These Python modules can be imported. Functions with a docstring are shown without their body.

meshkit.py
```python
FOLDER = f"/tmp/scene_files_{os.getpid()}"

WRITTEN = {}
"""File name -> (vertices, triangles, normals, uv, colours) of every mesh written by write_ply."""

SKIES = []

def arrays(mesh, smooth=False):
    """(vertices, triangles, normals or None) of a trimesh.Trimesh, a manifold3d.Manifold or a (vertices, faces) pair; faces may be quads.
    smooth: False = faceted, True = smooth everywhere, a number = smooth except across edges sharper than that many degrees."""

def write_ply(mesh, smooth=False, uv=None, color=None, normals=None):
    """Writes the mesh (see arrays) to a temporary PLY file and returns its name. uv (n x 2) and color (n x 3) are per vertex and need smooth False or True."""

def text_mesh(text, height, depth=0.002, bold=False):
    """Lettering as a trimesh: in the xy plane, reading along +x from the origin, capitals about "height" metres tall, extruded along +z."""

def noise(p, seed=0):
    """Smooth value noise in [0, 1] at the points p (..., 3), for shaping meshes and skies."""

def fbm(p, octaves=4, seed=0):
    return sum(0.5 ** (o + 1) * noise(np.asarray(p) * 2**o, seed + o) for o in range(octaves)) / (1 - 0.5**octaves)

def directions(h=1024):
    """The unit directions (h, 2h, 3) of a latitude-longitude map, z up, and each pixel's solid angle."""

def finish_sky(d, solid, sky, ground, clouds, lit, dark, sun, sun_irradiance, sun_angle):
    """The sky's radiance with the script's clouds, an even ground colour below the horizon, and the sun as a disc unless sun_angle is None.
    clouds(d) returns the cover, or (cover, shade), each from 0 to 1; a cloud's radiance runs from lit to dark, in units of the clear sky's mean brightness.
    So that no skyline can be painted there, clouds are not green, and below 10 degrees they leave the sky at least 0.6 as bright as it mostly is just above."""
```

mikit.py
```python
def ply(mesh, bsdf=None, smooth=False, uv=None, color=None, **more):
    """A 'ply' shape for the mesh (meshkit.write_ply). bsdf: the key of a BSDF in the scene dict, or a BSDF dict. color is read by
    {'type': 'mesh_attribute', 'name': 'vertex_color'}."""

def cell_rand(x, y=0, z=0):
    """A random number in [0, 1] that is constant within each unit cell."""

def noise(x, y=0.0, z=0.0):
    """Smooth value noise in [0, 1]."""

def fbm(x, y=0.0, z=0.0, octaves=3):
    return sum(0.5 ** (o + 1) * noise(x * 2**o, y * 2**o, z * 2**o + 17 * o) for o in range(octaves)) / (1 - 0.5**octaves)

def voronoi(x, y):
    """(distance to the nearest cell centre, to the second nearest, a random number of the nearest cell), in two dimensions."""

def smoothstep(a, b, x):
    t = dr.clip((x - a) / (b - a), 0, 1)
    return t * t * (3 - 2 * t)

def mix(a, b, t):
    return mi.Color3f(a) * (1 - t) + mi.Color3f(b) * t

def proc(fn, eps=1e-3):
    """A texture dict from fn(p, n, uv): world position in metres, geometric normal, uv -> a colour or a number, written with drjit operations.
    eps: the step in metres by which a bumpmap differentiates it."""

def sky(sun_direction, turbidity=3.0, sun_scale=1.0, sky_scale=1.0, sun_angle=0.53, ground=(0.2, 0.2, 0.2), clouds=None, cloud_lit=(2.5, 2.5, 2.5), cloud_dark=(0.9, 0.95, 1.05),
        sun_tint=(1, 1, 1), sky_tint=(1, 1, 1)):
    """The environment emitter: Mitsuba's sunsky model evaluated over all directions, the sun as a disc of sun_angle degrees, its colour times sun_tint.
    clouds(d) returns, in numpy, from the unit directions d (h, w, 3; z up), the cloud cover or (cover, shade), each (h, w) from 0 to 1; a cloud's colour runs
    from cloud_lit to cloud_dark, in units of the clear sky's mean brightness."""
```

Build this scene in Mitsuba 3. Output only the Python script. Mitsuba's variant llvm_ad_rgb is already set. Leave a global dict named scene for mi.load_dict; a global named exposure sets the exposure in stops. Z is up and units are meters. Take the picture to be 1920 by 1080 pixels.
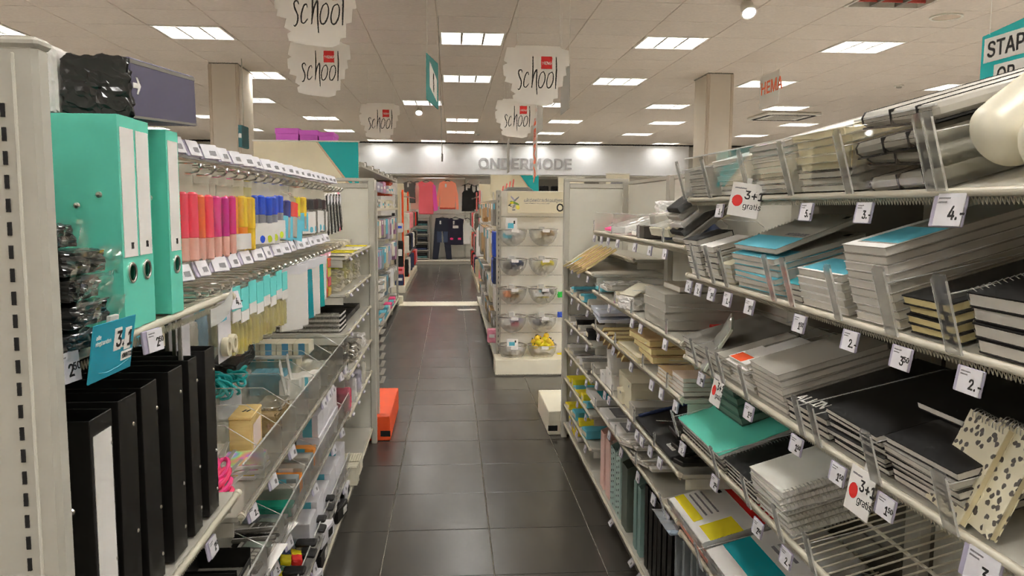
import math, random
import numpy as np, trimesh, mitsuba as mi, mikit, meshkit
import drjit as dr
from shapely.geometry import Polygon, LineString, Point
from shapely.ops import unary_union

rng = random.Random(7)
T4 = mi.ScalarTransform4f
scene, labels = {}, {}

# ------------------------------------------------------------------ camera, light, exposure
def lin(c):
    c = np.asarray(c, float) / 255.0
    return [float(x) for x in np.where(c <= 0.04045, c / 12.92, ((c + 0.055) / 1.055) ** 2.4)]

CAM = np.array([0.0, 0.0, 1.46])
yaw, pitch, roll, FOCAL = math.radians(4.40), math.radians(5.89), math.radians(0.306), 1476.0
fwd = np.array([math.sin(yaw) * math.cos(pitch), math.cos(yaw) * math.cos(pitch), -math.sin(pitch)])
rgt = np.array([math.cos(yaw), -math.sin(yaw), 0.0])
upv = np.cross(rgt, fwd)
upv = -math.sin(roll) * rgt + math.cos(roll) * upv
scene["camera"] = {"type": "perspective", "fov": math.degrees(2 * math.atan(960 / FOCAL)), "fov_axis": "x", "near_clip": 0.05, "far_clip": 100.0,
                   "to_world": T4().look_at(origin=CAM.tolist(), target=(CAM + fwd).tolist(), up=upv.tolist())}
exposure = 1.6
LAMP = [19.1, 18.9, 18.5]          # radiance of the ceiling luminaires' diffusers
SPOT = [24.0, 23.0, 22.0]
CEIL = 3.08

# ------------------------------------------------------------------ materials
def mat(key, rgb, rough=0.55, **kw):
    scene[key] = {"type": "twosided", "bsdf": {"type": "principled", "base_color": {"type": "rgb", "value": lin(rgb)}, "roughness": rough, "specular": kw.pop("specular", 0.4), **kw}}
    return key

_mc = {}
def col(r, g, b, rough=0.6, **kw):
    k = (r, g, b, rough, tuple(sorted(kw.items())))
    if k not in _mc:
        _mc[k] = mat("paint_%d_%d_%d_%d_%d" % (r, g, b, int(rough * 100), len(_mc)), (r, g, b), rough, **kw)
    return _mc[k]

def floor_fn(p, n, uv):
    v = mikit.fbm(p.x * 9, p.y * 2.2, 0, 3)
    w = mikit.cell_rand(dr.floor((p.x + 0.2877) / 0.4547), dr.floor((p.y - 3.0) / 0.4547), 3)
    return mi.Color3f(*lin((58, 55, 50))) * (0.78 + 0.3 * v + 0.14 * w)
scene["tile_dark"] = {"type": "principled", "base_color": mikit.proc(floor_fn), "roughness": 0.23, "specular": 0.5}
GX, GY = 0.4547, 0.4547
def field_fn(p, n, uv):
    a = dr.abs((p.x + 0.2877) / GX - dr.round((p.x + 0.2877) / GX)) * GX
    b = dr.abs((p.y - 3.0) / GY - dr.round((p.y - 3.0) / GY)) * GY
    g = dr.minimum(a, b) < 0.002
    return dr.select(g, mi.Color3f(*lin((150, 145, 132))), floor_fn(p, n, uv))
scene["tile_field"] = {"type": "principled", "base_color": mikit.proc(field_fn), "roughness": 0.30, "specular": 0.5}
mat("bounce_floor", (212, 207, 200), 0.5)
mat("grout", (165, 160, 148), 0.9)
def ceil_fn(p, n, uv):
    return mi.Color3f(*lin((212, 202, 190))) * (0.95 + 0.08 * mikit.noise(p.x * 60, p.y * 60, 0))
scene["ceil_tile"] = {"type": "twosided", "bsdf": {"type": "diffuse", "reflectance": mikit.proc(ceil_fn)}}
mat("ceil_grid", (186, 172, 155), 0.7)
mat("ceil_void", (70, 62, 55), 0.9)
mat("wall_paint", (205, 196, 182), 0.8)
mat("wall_back_paint", (196, 192, 182), 0.7)
mat("fascia_white", (236, 238, 240), 0.5)
mat("steel_grey", (176, 172, 160), 0.45)        # powder coated shop shelving
mat("steel_panel", (206, 203, 191), 0.5)
mat("steel_dark", (120, 116, 106), 0.5)
mat("cream_rail", (206, 199, 180), 0.4)
mat("slot_black", (18, 17, 16), 0.8)
mat("chrome", (225, 222, 215), 0.14, metallic=1.0)
mat("silver", (190, 188, 182), 0.3, metallic=0.9)
mat("paper_white", (232, 229, 224), 0.7)
mat("paper_cream", (222, 210, 172), 0.7)
mat("page_edge", (205, 200, 190), 0.8)
mat("page_cream", (212, 196, 142), 0.8)
mat("card_white", (226, 224, 228), 0.6)
mat("holder_lilac", (176, 170, 190), 0.3)
mat("ink", (22, 20, 20), 0.6)
mat("ink_grey", (120, 118, 120), 0.6)
mat("turquoise", (92, 196, 172), 0.42)
mat("teal", (20, 140, 150), 0.45)
mat("teal_sign", (24, 156, 154), 0.5)
mat("sky_teal", (92, 178, 196), 0.5)
mat("black_cover", (15, 14, 13), 0.45, specular=0.3)
mat("black_gloss", (14, 14, 14), 0.12, clearcoat=1.0, clearcoat_gloss=0.95)
mat("black_matt", (22, 21, 20), 0.6, specular=0.3)
mat("grey_cover", (104, 100, 92), 0.5)
mat("grey_light", (160, 155, 144), 0.5)
mat("white_plastic", (228, 226, 216), 0.35)
mat("cream_panel", (226, 216, 186), 0.5)
mat("cream_white", (232, 226, 204), 0.4)
mat("purple_pink", (202, 96, 196), 0.5)
mat("pink", (244, 70, 140), 0.4)
mat("red", (196, 40, 36), 0.45)
mat("orange_red", (226, 84, 40), 0.45)
mat("yellow", (232, 214, 40), 0.45)
mat("kraft", (168, 140, 98), 0.75)
mat("beige_pad", (200, 192, 166), 0.6)
mat("wood_light", (222, 190, 120), 0.5)
mat("navy", (38, 50, 84), 0.45)
mat("orange_text", (240, 120, 80), 0.5)
mat("brand_red", (200, 44, 42), 0.5)
def thin(key, t, ior=1.5):
    scene[key] = {"type": "thindielectric", "int_ior": ior, "specular_transmittance": {"type": "rgb", "value": t}}
thin("acrylic", [0.985, 0.99, 0.985]); thin("film", [0.985, 0.985, 0.98], 1.35); thin("film_yellow", [0.95, 0.93, 0.55], 1.4); thin("film_teal", [0.45, 0.86, 0.84], 1.4)
def frosted(key, rgb, wt, tr=(0.975, 0.975, 0.97), rough=0.25):
    scene[key] = {"type": "blendbsdf", "weight": wt, "a": {"type": "thindielectric", "int_ior": 1.5, "specular_transmittance": {"type": "rgb", "value": list(tr)}},
                  "b": {"type": "twosided", "bsdf": {"type": "principled", "base_color": {"type": "rgb", "value": lin(rgb)}, "roughness": rough, "specular": 0.6}}}
frosted("acrylic_flange", (226, 225, 220), 0.06)
frosted("acrylic_rim", (225, 224, 218), 0.72)
frosted("wrap", (235, 233, 228), 0.09)
frosted("pouch_milky", (235, 226, 205), 0.30)
frosted("pouch_yellow", (224, 212, 140), 0.34, (0.97, 0.95, 0.74))
frosted("pouch_lime", (214, 214, 70), 0.4, (0.93, 0.95, 0.5))
frosted("translucent_grey", (150, 156, 158), 0.75)

# ------------------------------------------------------------------ meshes
_mesh = {}
def cached(fn):
    def g(*a):
        a = tuple(tuple(tuple(q) if hasattr(q, "__len__") else q for q in x) if isinstance(x, list) else x for x in a)
        k = (fn.__name__,) + tuple(round(x, 5) if isinstance(x, float) else x for x in a)
        if k not in _mesh:
            r = fn(*a)
            m, sm = r if isinstance(r, tuple) else (r, False)
            _mesh[k] = mikit.ply(m, None, sm)
        return _mesh[k]
    return g

def _box(a, b, c, ch=0.0):
    if ch <= 0 or min(a, b, c) < 2.2 * ch:
        m = trimesh.creation.box((a, b, c)); m.apply_translation((a / 2, b / 2, c / 2)); return m
    P = []
    for x in (0, a):
        for y in (0, b):
            for z in (0, c):
                sx, sy, sz = (ch if x == 0 else -ch), (ch if y == 0 else -ch), (ch if z == 0 else -ch)
                P += [(x, y + sy, z + sz), (x + sx, y, z + sz), (x + sx, y + sy, z)]
    return trimesh.convex.convex_hull(np.array(P))
@cached
def box(a, b, c, ch=0.0): return _box(a, b, c, ch)
def _cyl(r, h, n=14, r2=None):
    t = np.arange(n) * 2 * np.pi / n
    r2 = r if r2 is None else r2
    ring = np.stack([np.cos(t), np.sin(t)], 1)
    v = np.vstack([np.c_[ring * r, np.zeros(n)], np.c_[ring * r2, np.full(n, h)], [[0, 0, 0], [0, 0, h]]])
    i = np.arange(n); j = (i + 1) % n
    f = np.vstack([np.c_[i, j, j + n], np.c_[i, j + n, i + n], np.c_[j, i, i * 0 + 2 * n], np.c_[i + n, j + n, i * 0 + 2 * n + 1]])
    return trimesh.Trimesh(v, f, process=False)
@cached
def cyl(r, h, n=14, r2=None): return _cyl(r, h, n, r2), 40
def _tube(pts, r, sides=6, closed=False):
    p = np.asarray(pts, float)
    t = (np.roll(p, -1, 0) - np.roll(p, 1, 0)) if closed else np.gradient(p, axis=0)
    t /= np.linalg.norm(t, axis=1, keepdims=True) + 1e-12
    ref = np.array([0, 0, 1.0]) if np.abs(t[:, 2]).mean() < 0.8 else np.array([1.0, 0.02, 0])
    a = np.cross(t, ref); a /= np.linalg.norm(a, axis=1, keepdims=True) + 1e-9
    b = np.cross(t, a); ang = np.arange(sides) * 2 * np.pi / sides
    rr = np.broadcast_to(r, (len(p),))[:, None, None]
    v = (p[:, None] + rr * (np.cos(ang)[None, :, None] * a[:, None] + np.sin(ang)[None, :, None] * b[:, None])).reshape(-1, 3)
    n = len(p); F = []
    for i in range(n if closed else n - 1):
        for k in range(sides):
            q = [i * sides + k, i * sides + (k + 1) % sides, ((i + 1) % n) * sides + (k + 1) % sides, ((i + 1) % n) * sides + k]
            F += [[q[0], q[2], q[1]], [q[0], q[3], q[2]]]
    if not closed:
        for base, flip in ((0, False), ((n - 1) * sides, True)):
            for k in range(1, sides - 1):
                F.append([base, base + k + 1, base + k] if flip else [base, base + k, base + k + 1])
    return trimesh.Trimesh(v, F, process=False)
@cached
def tube(pts, r, sides=6, closed=False): return _tube(pts, r, sides, closed), 50
def _prism(poly, h):
    gs = getattr(poly, "geoms", [poly])
    return trimesh.util.concatenate([trimesh.creation.extrude_polygon(g, h, engine="earcut") for g in gs if g.area > 1e-9])
@cached
def prism(pts, h): return _prism(Polygon(pts).buffer(0), h)
def _pillow_prism(poly, h, e):
    """an outline with rounded front and back edges: soft goods"""
    inner = poly.buffer(-e)
    if inner.is_empty: return _prism(poly, h)
    a = _prism(poly, h * 0.6); a.apply_translation((0, 0, h * 0.2))
    b = _prism(inner, h)
    return trimesh.util.concatenate([a, b])
@cached
def pillow_prism(pts, h, e): return _pillow_prism(Polygon(pts).buffer(0), h, e)
@cached
def lathe(prof, n=20, arc=360.0):
    prof = np.array(prof); m = n + (0 if arc == 360 else 1)
    t = np.radians(np.arange(m) * arc / n)
    v = np.stack([prof[:, 0][None] * np.cos(t)[:, None], prof[:, 0][None] * np.sin(t)[:, None], np.broadcast_to(prof[:, 1], (m, len(prof)))], -1).reshape(-1, 3)
    k = len(prof); F = []
    for i in range(n):
        j = (i + 1) % m
        for q in range(k - 1):
            F += [[i * k + q, j * k + q, j * k + q + 1], [i * k + q, j * k + q + 1, i * k + q + 1]]
    return trimesh.Trimesh(v, F, process=False), 40
@cached
def text(s, h, d=0.001, bold=True):
    m = meshkit.text_mesh(s, h, d, bold); return m
@cached
def rough_box(a, b, c, amp, seed, n=7):
    """a soft parcel: a box whose faces buckle"""
    m = trimesh.creation.box((a, b, c)); 
    for _ in range(4 if n > 6 else 3): m = m.subdivide()
    v = np.array(m.vertices); nn = np.abs(v / (np.array([a, b, c]) / 2))
    u = v / (np.linalg.norm(v / np.array([a, b, c]), axis=1, keepdims=True) + 1e-9)
    s = 60.0
    d = meshkit.fbm(v * s * np.array([1, 1, 1.6]) + seed * 13.7, 3, seed)[:, None] - 0.5
    d2 = np.abs(meshkit.noise(v * 90 + seed, seed + 5)[:, None] - 0.5)
    e = np.sort(nn, axis=1)
    rnd = np.clip((e[:, 1:2] - 0.8) / 0.2, 0, 1)
    v = v * (1 - 0.10 * rnd ** 2) + (v / np.linalg.norm(v, axis=1, keepdims=True)) * (d * 2 - d2 * 1.3) * amp
    m = trimesh.Trimesh(v, m.faces, process=False); m.apply_translation((a / 2, b / 2, c / 2))
    return m, False
@cached
def coil(n, pitch_, r, w):
    ms = []
    t = np.linspace(0, 2 * np.pi, 9)[:-1]
    for i in range(n):
        ms.append(_tube(np.c_[r * np.cos(t), np.full(8, i * pitch_), r * np.sin(t)], w, 4, True))
    return trimesh.util.concatenate(ms), True
@cached
def wires(n, pitch_, length, r):
    ms = [_tube([(0, i * pitch_, 0), (length, i * pitch_, 0)], r, 5) for i in range(n)]
    return trimesh.util.concatenate(ms), 50
@cached
def crumple(a, b, amp, seed, n=9):
    """a crinkled sheet of cellophane, a wide, b long"""
    x, y = np.meshgrid(np.linspace(0, a, n), np.linspace(0, b, n), indexing="ij")
    q = np.stack([x, y, 0 * x], -1)
    z = amp * (2 * meshkit.fbm(q * 55 + seed * 3.1, 3, seed) - 1)
    v = np.stack([x, y, z], -1).reshape(-1, 3); F = []
    for i in range(n - 1):
        for j in range(n - 1):
            k = i * n + j; F += [[k, k + n, k + n + 1], [k, k + n + 1, k + 1]]
    m = trimesh.Trimesh(v, F, process=False)
    w = m.copy(); w.vertices[:, 2] -= 0.0006; w.invert()
    return trimesh.util.concatenate([m, w])

# ------------------------------------------------------------------ transforms
I4 = np.eye(4)
def tr(x=0, y=0, z=0):
    m = np.eye(4); m[:3, 3] = (x, y, z); return m
def rot(ax, deg):
    a = math.radians(deg); c, s = math.cos(a), math.sin(a); m = np.eye(4)
    i, j = {"x": (1, 2), "y": (2, 0), "z": (0, 1)}[ax]
    m[i, i] = c; m[i, j] = -s; m[j, i] = s; m[j, j] = c; return m
def frame(o, x, y):
    x = np.asarray(x, float); y = np.asarray(y, float); x = x / np.linalg.norm(x); y = y - x * (x @ y); y /= np.linalg.norm(y)
    m = np.eye(4); m[:3, 0] = x; m[:3, 1] = y; m[:3, 2] = np.cross(x, y); m[:3, 3] = o; return m
def between(p, q):
    """a frame at p whose z axis runs to q; and the distance"""
    p, q = np.asarray(p, float), np.asarray(q, float); d = q - p; L = np.linalg.norm(d)
    ref = (1, 0, 0) if abs(d[0]) < 0.9 * L else (0, 1, 0)
    x = np.cross(ref, d); y = np.cross(d, x)
    return frame(p, x, y), L
FRONT = lambda x, y, z: frame((x, y, z), (1, 0, 0), (0, 0, 1))          # faces the camera (-Y)
TO_LEFT = lambda x, y, z: frame((x, y, z), (0, -1, 0), (0, 0, 1))       # faces -X, for goods on the right
TO_RIGHT = lambda x, y, z: frame((x, y, z), (0, 1, 0), (0, 0, 1))       # faces +X, for goods on the left

# ------------------------------------------------------------------ naming
_n = {}
def numbered(name):
    k = _n.get(name, 0); _n[name] = k + 1
    return name if k == 0 else "%s_%03d" % (name, k)
def put(key, shape, m, M, **more):
    scene[key] = {**shape, "bsdf": {"type": "ref", "id": m}, "to_world": T4(np.asarray(M, float)), **more}
    return key
def thing(name, label, cat, group=None):
    key = numbered(name); labels[key] = {"label": label, "category": cat}
    if group: labels[key]["group"] = group
    return key
def part(t, name, shape, m, M=I4, label=None, kind=None):
    key = put(numbered(t + "__" + name), shape, m, M)
    if label or kind: labels[key] = {k: v for k, v in (("label", label), ("kind", kind)) if v}
    return key
def solo(name, shape, m, M, label, cat, group=None, **more):
    key = thing(name, label, cat, group); put(key, shape, m, M, **more); return key
def struct(name, shape=None, m=None, M=I4):
    key = numbered(name); labels[key] = {"kind": "structure"}
    if shape is not None: put(key, shape, m, M)
    return key
ORD = "first second third fourth fifth sixth seventh eighth ninth tenth eleventh twelfth thirteenth fourteenth fifteenth sixteenth seventeenth eighteenth nineteenth twentieth twenty-first twenty-second twenty-third twenty-fourth twenty-fifth twenty-sixth".split()
def nth(i): return ORD[i] if i < len(ORD) else "number %d" % (i + 1)
def top_down(i): return "topmost" if i == 0 else nth(i) + " from top"

# ================================================================== the setting
BACK = 20.6
# floor: grout bed, tiles one by one in the aisle, a tiled field beyond
fl = struct("floor", box(30.0, 26.0, 0.05), "grout", tr(-13, -4, -0.056))
for i in range(4):
    for j in range(-1, 41):
        part(fl, "tile", box(GX - 0.0042, GY - 0.0042, 0.009, 0.0012), "tile_dark", tr(-0.2877 + (i - 1) * GX + 0.0021, 3.0008 + j * GY + 0.0021, -0.009))
xa, xb = -0.2877 - GX, -0.2877 + 3 * GX
ya, yb = 3.0008 - GY, 3.0008 + 41 * GY
def slab(key, m, rects, kind):
    ms = []
    for (x0, x1, y0, y1) in rects:
        q = _box(x1 - x0, y1 - y0, 0.009); q.apply_translation((x0, y0, -0.009)); ms.append(q)
    part(fl, key, mikit.ply(trimesh.util.concatenate(ms)), m, I4, kind=kind)
XL, XR = -2.2, 2.2
slab("tile_field", "tile_field", [(XL, xa - 0.002, -4, 22), (xb + 0.002, XR, -4, 22), (xa, xb, -4, ya), (xa, xb, yb, 22), (-12, XL, 11.6, 13.4), (XR, 14, 11.6, 13.4), (-12, XL, 18.8, 22), (XR, 14, 18.8, 22)], "stuff")
slab("bounce_field", "bounce_floor", [(-12, XL, -4, 11.6), (XR, 14, -4, 11.6), (-12, XL, 13.4, 18.8), (XR, 14, 13.4, 18.8)], "stuff")   # unseen pale floor added to bounce light up to the ceiling
struct("trim_1", box(1.36, 0.50, 0.006, 0.002), "cream_white", tr(-0.78, 11.55, 0.0005))      # pale strip across the aisle

# ceiling: lamps sit in the grid of tiles
CX, CY, OX, OY = 0.655, 0.605, -0.125, 7.565
lamp_cells = {}
def cell(x, y): return int(round((x - OX) / CX)), int(round((y - OY) / CY))
for r, yy in enumerate([-2.1, 0.32, 2.74, 5.16, 7.565, 9.985, 12.4, 14.825, 17.245, 19.665]):
    xs = {3: [-4.7, -2.74, 1.85, 5.8], 6: [-5.4, -3.3, -0.75, 1.2, 3.2, 5.3, 7.2], 9: [-4.0, -1.95, -0.6, 0.75, 2.15, 3.4, 5.4, 8.0]}.get(r, [-4.7, -2.74, -0.12, 1.85, 3.82, 6.1] + ([8.0, -6.7] if r > 5 else []))
    for x in xs: lamp_cells[cell(x, yy)] = 1
lamp_cells[cell(3.2, 5.65)] = 0                                                              # a dark fitting
ce = struct("ceiling", box(30.0, 26.0, 0.05), "ceil_void", tr(-13, -4, CEIL + 0.16))
cells = [(i, j) for j in range(-19, 22) for i in range(-18, 25) if (i, j) not in lamp_cells and OY + j * CY < BACK and OX + i * CX < 15.3]
cells.sort(key=lambda c: (abs((OY + c[1] * CY) - 7.5) + 0.6 * abs(OX + c[0] * CX)) if OY + c[1] * CY > 5.2 else 99)
tile_shape = box(CX - 0.006, CY - 0.006, 0.018, 0.004)
for (i, j) in cells[:300]: part(ce, "tile", tile_shape, "ceil_tile", tr(OX + i * CX + 0.003, OY + j * CY + 0.003, CEIL))
rest = []
for (i, j) in cells[300:]:
    m_ = _box(CX - 0.006, CY - 0.006, 0.018); m_.apply_translation((OX + i * CX + 0.003, OY + j * CY + 0.003, CEIL)); rest.append(m_)
part(ce, "tile", mikit.ply(trimesh.util.concatenate(rest)), "ceil_tile", I4, kind="stuff")
gm = []
for i in range(-18, 26):
    m_ = _box(0.012, 24.6, 0.012); m_.apply_translation((OX + i * CX - 0.006, -4, CEIL + 0.005)); gm.append(m_)
for j in range(-19, 22):
    m_ = _box(28, 0.012, 0.012); m_.apply_translation((-12, OY + j * CY - 0.006, CEIL + 0.006)); gm.append(m_)
part(ce, "grid_bar", mikit.ply(trimesh.util.concatenate(gm)), "ceil_grid", I4, kind="stuff")

# walls
wb = struct("wall_back", box(28.0, 0.12, CEIL + 0.2), "wall_back_paint", tr(-12, BACK + 0.02, 0))
part(wb, "fascia", box(8.6, 0.22, 0.78, 0.006), "fascia_white", tr(-2.42, BACK - 0.21, 2.28))
part(wb, "fascia_edge", box(8.6, 0.20, 0.03, 0.003), "steel_grey", tr(-2.42, BACK - 0.2, 2.245))
part(wb, "shadow_gap", box(28.0, 0.24, 0.03), "slot_black", tr(-12, BACK - 0.225, CEIL - 0.03))
lt = part(wb, "lettering", text("ONDERMODE", 0.255, 0.02), col(150, 148, 148), FRONT(0.67, BACK - 0.212, 2.435) @ np.diag([1.08, 1, 1, 1]), label="grey raised capitals on the white fascia")
struct("wall_left", box(0.12, 26, CEIL + 0.2), "wall_paint", tr(-12.1, -4, 0))
struct("wall_right", box(0.12, 26, CEIL + 0.2), "wall_paint", tr(15.3, -4, 0))
struct("wall_front", box(28.0, 0.12, CEIL + 0.2), "wall_paint", tr(-12, -3.9, 0))
def column(x, y, w, d, name="column"):
    c = struct(name)
    put(c, box(w, d, CEIL - 0.004, 0.006), "wall_paint", tr(x, y, 0.002))
    for q in (0, w): part(c, "corner_bead", box(0.045, 0.045, CEIL - 0.01, 0.012), "ceil_grid", tr(x + q - 0.0225, y - 0.008, 0.004))
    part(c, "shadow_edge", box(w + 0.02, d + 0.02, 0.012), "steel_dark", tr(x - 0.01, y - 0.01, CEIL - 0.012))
column(-2.75, 9.44, 0.30, 0.72); column(3.10, 9.5, 0.29, 0.55); column(8.4, 16.6, 0.4, 0.4)

# luminaires: a recessed tray with a bright diffuser behind aluminium louvres
scene["lamp_glow"] = {"type": "twosided", "bsdf": {"type": "diffuse", "reflectance": {"type": "rgb", "value": [0.8, 0.8, 0.78]}}}
lw = {1: "lit", 0: "unlit"}
@cached
def lamp_frame(w, d):
    ms = []
    for (x, y, a, b) in ((0, 0, w, 0.022), (0, d - 0.022, w, 0.022), (0, 0.022, 0.022, d - 0.044), (w - 0.022, 0.022, 0.022, d - 0.044)):
        m = _box(a, b, 0.1, 0.003); m.apply_translation((x, y, 0)); ms.append(m)
    return trimesh.util.concatenate(ms)
rows_ = sorted({j for (i, j), on in lamp_cells.items() if on})
def light_label(i, j):
    if OY + j * CY < 6.2: return "lit square ceiling light directly above the near shelving"
    r = [q for q in rows_ if OY + q * CY >= 6.2].index(j); k = sorted(a for (a, b), on in lamp_cells.items() if b == j and on).index(i)
    return "lit square ceiling light, %s row from the camera, %s counted from the column side" % (nth(r), nth(k))
for (i, j), on in sorted(lamp_cells.items(), key=lambda c: (c[0][1], c[0][0])):
    x, y = OX + i * CX + 0.012, OY + j * CY + 0.012; w, d = CX - 0.024, CY - 0.024
    inview = y > 5.6
    t = thing("ceiling_light", light_label(i, j) if on else "unlit reddish square louvre light in the ceiling near the spotlight", "ceiling light", "square lights in the ceiling rows" if on else None)
    part(t, "frame", lamp_frame(w, d), "white_plastic", tr(x, y, CEIL - 0.003))
    lamp_w = [v * (0.45 if y > 19 else 1.0) for v in LAMP]
    tray = part(t, "tray", box(w - 0.05, d - 0.05, 0.004), "grey_light", tr(x + 0.025, y + 0.025, CEIL + 0.088))
    for k in ((0.27, 0.73) if inview else (0.5,)):
        ww = 0.15 if inview else 0.30
        key = part(t, "tube", box(w - 0.07, ww, 0.02, 0.006), "lamp_glow" if on else "grey_light", tr(x + 0.035, y + d * k - ww / 2, CEIL + 0.06))
        if on: scene[key]["emitter"] = {"type": "area", "radiance": {"type": "rgb", "value": lamp_w}}
    if inview:
        for k in (1, 2): part(t, "louvre", box(0.018, d - 0.05, 0.045), "steel_dark", tr(x + w * k / 3 - 0.004, y + 0.025, CEIL + 0.004))
        for k in (1, 2, 3): part(t, "cross_louvre", box(w - 0.05, 0.014, 0.03), "steel_dark" if on else col(170, 70, 60), tr(x + 0.025, y + d * k / 4, CEIL + 0.012))  # unlit fitting: red reflection painted into the cross louvre colour
for (x, y, nm) in ((2.33, 6.2, "round spotlight glowing in the ceiling nearest the camera"), (-0.53, 13.2, "round spotlight glowing on the ceiling between two hanging round-edged signs")):
    t = thing("spotlight", nm, "spotlight")
    part(t, "housing", lathe(((0.0, 0.10), (0.05, 0.10), (0.055, 0.03), (0.062, 0.0), (0.052, 0.0), (0.05, 0.02), (0.0, 0.02)), 20), "white_plastic", tr(x, y, CEIL - 0.10) @ rot("x", -40))
    k = part(t, "lens", cyl(0.05, 0.006, 20), "lamp_glow", tr(x, y, CEIL - 0.10) @ rot("x", -40) @ tr(0, 0, 0.004))
    scene[k]["emitter"] = {"type": "area", "radiance": {"type": "rgb", "value": SPOT}}
t = thing("ceiling_speaker", "flat round speaker grille set in the ceiling tile above the right shelving", "speaker")
part(t, "ring", lathe(((0.11, 0), (0.13, 0.0), (0.13, 0.012), (0.11, 0.012), (0.11, 0)), 28), "white_plastic", tr(4.17, 6.55, CEIL - 0.012))
part(t, "grille", cyl(0.112, 0.006, 28), "ceil_grid", tr(4.17, 6.55, CEIL - 0.009))
t = thing("air_conditioner", "white ceiling air conditioner cassette beyond the right column", "air conditioner")
part(t, "cover", box(0.95, 0.95, 0.05, 0.015), "white_plastic", tr(5.3, 13.1, CEIL - 0.052))
for (a, b, c, d) in ((0.1, 0.04, 0.75, 0.07), (0.1, 0.84, 0.75, 0.07), (0.04, 0.1, 0.07, 0.75), (0.84, 0.1, 0.07, 0.75)): part(t, "slot", box(c, d, 0.008), "black_matt", tr(5.3 + a, 13.1 + b, CEIL - 0.056))
part(t, "intake_grille", box(0.5, 0.5, 0.01, 0.003), "grey_light", tr(5.52, 13.32, CEIL - 0.058))
for (x, y) in ((5.9, 10.2), (0.6, 17.9), (-0.55, 13.9)):
    t = thing("smoke_detector", "small round smoke detector on the ceiling", "smoke detector", "smoke detectors on the ceiling")
    part(t, "base", cyl(0.06, 0.015, 18), "white_plastic", tr(x, y, CEIL - 0.015)); part(t, "sensor", cyl(0.03, 0.02, 14, 0.04), "grey_light", tr(x, y, CEIL - 0.035))

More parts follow.
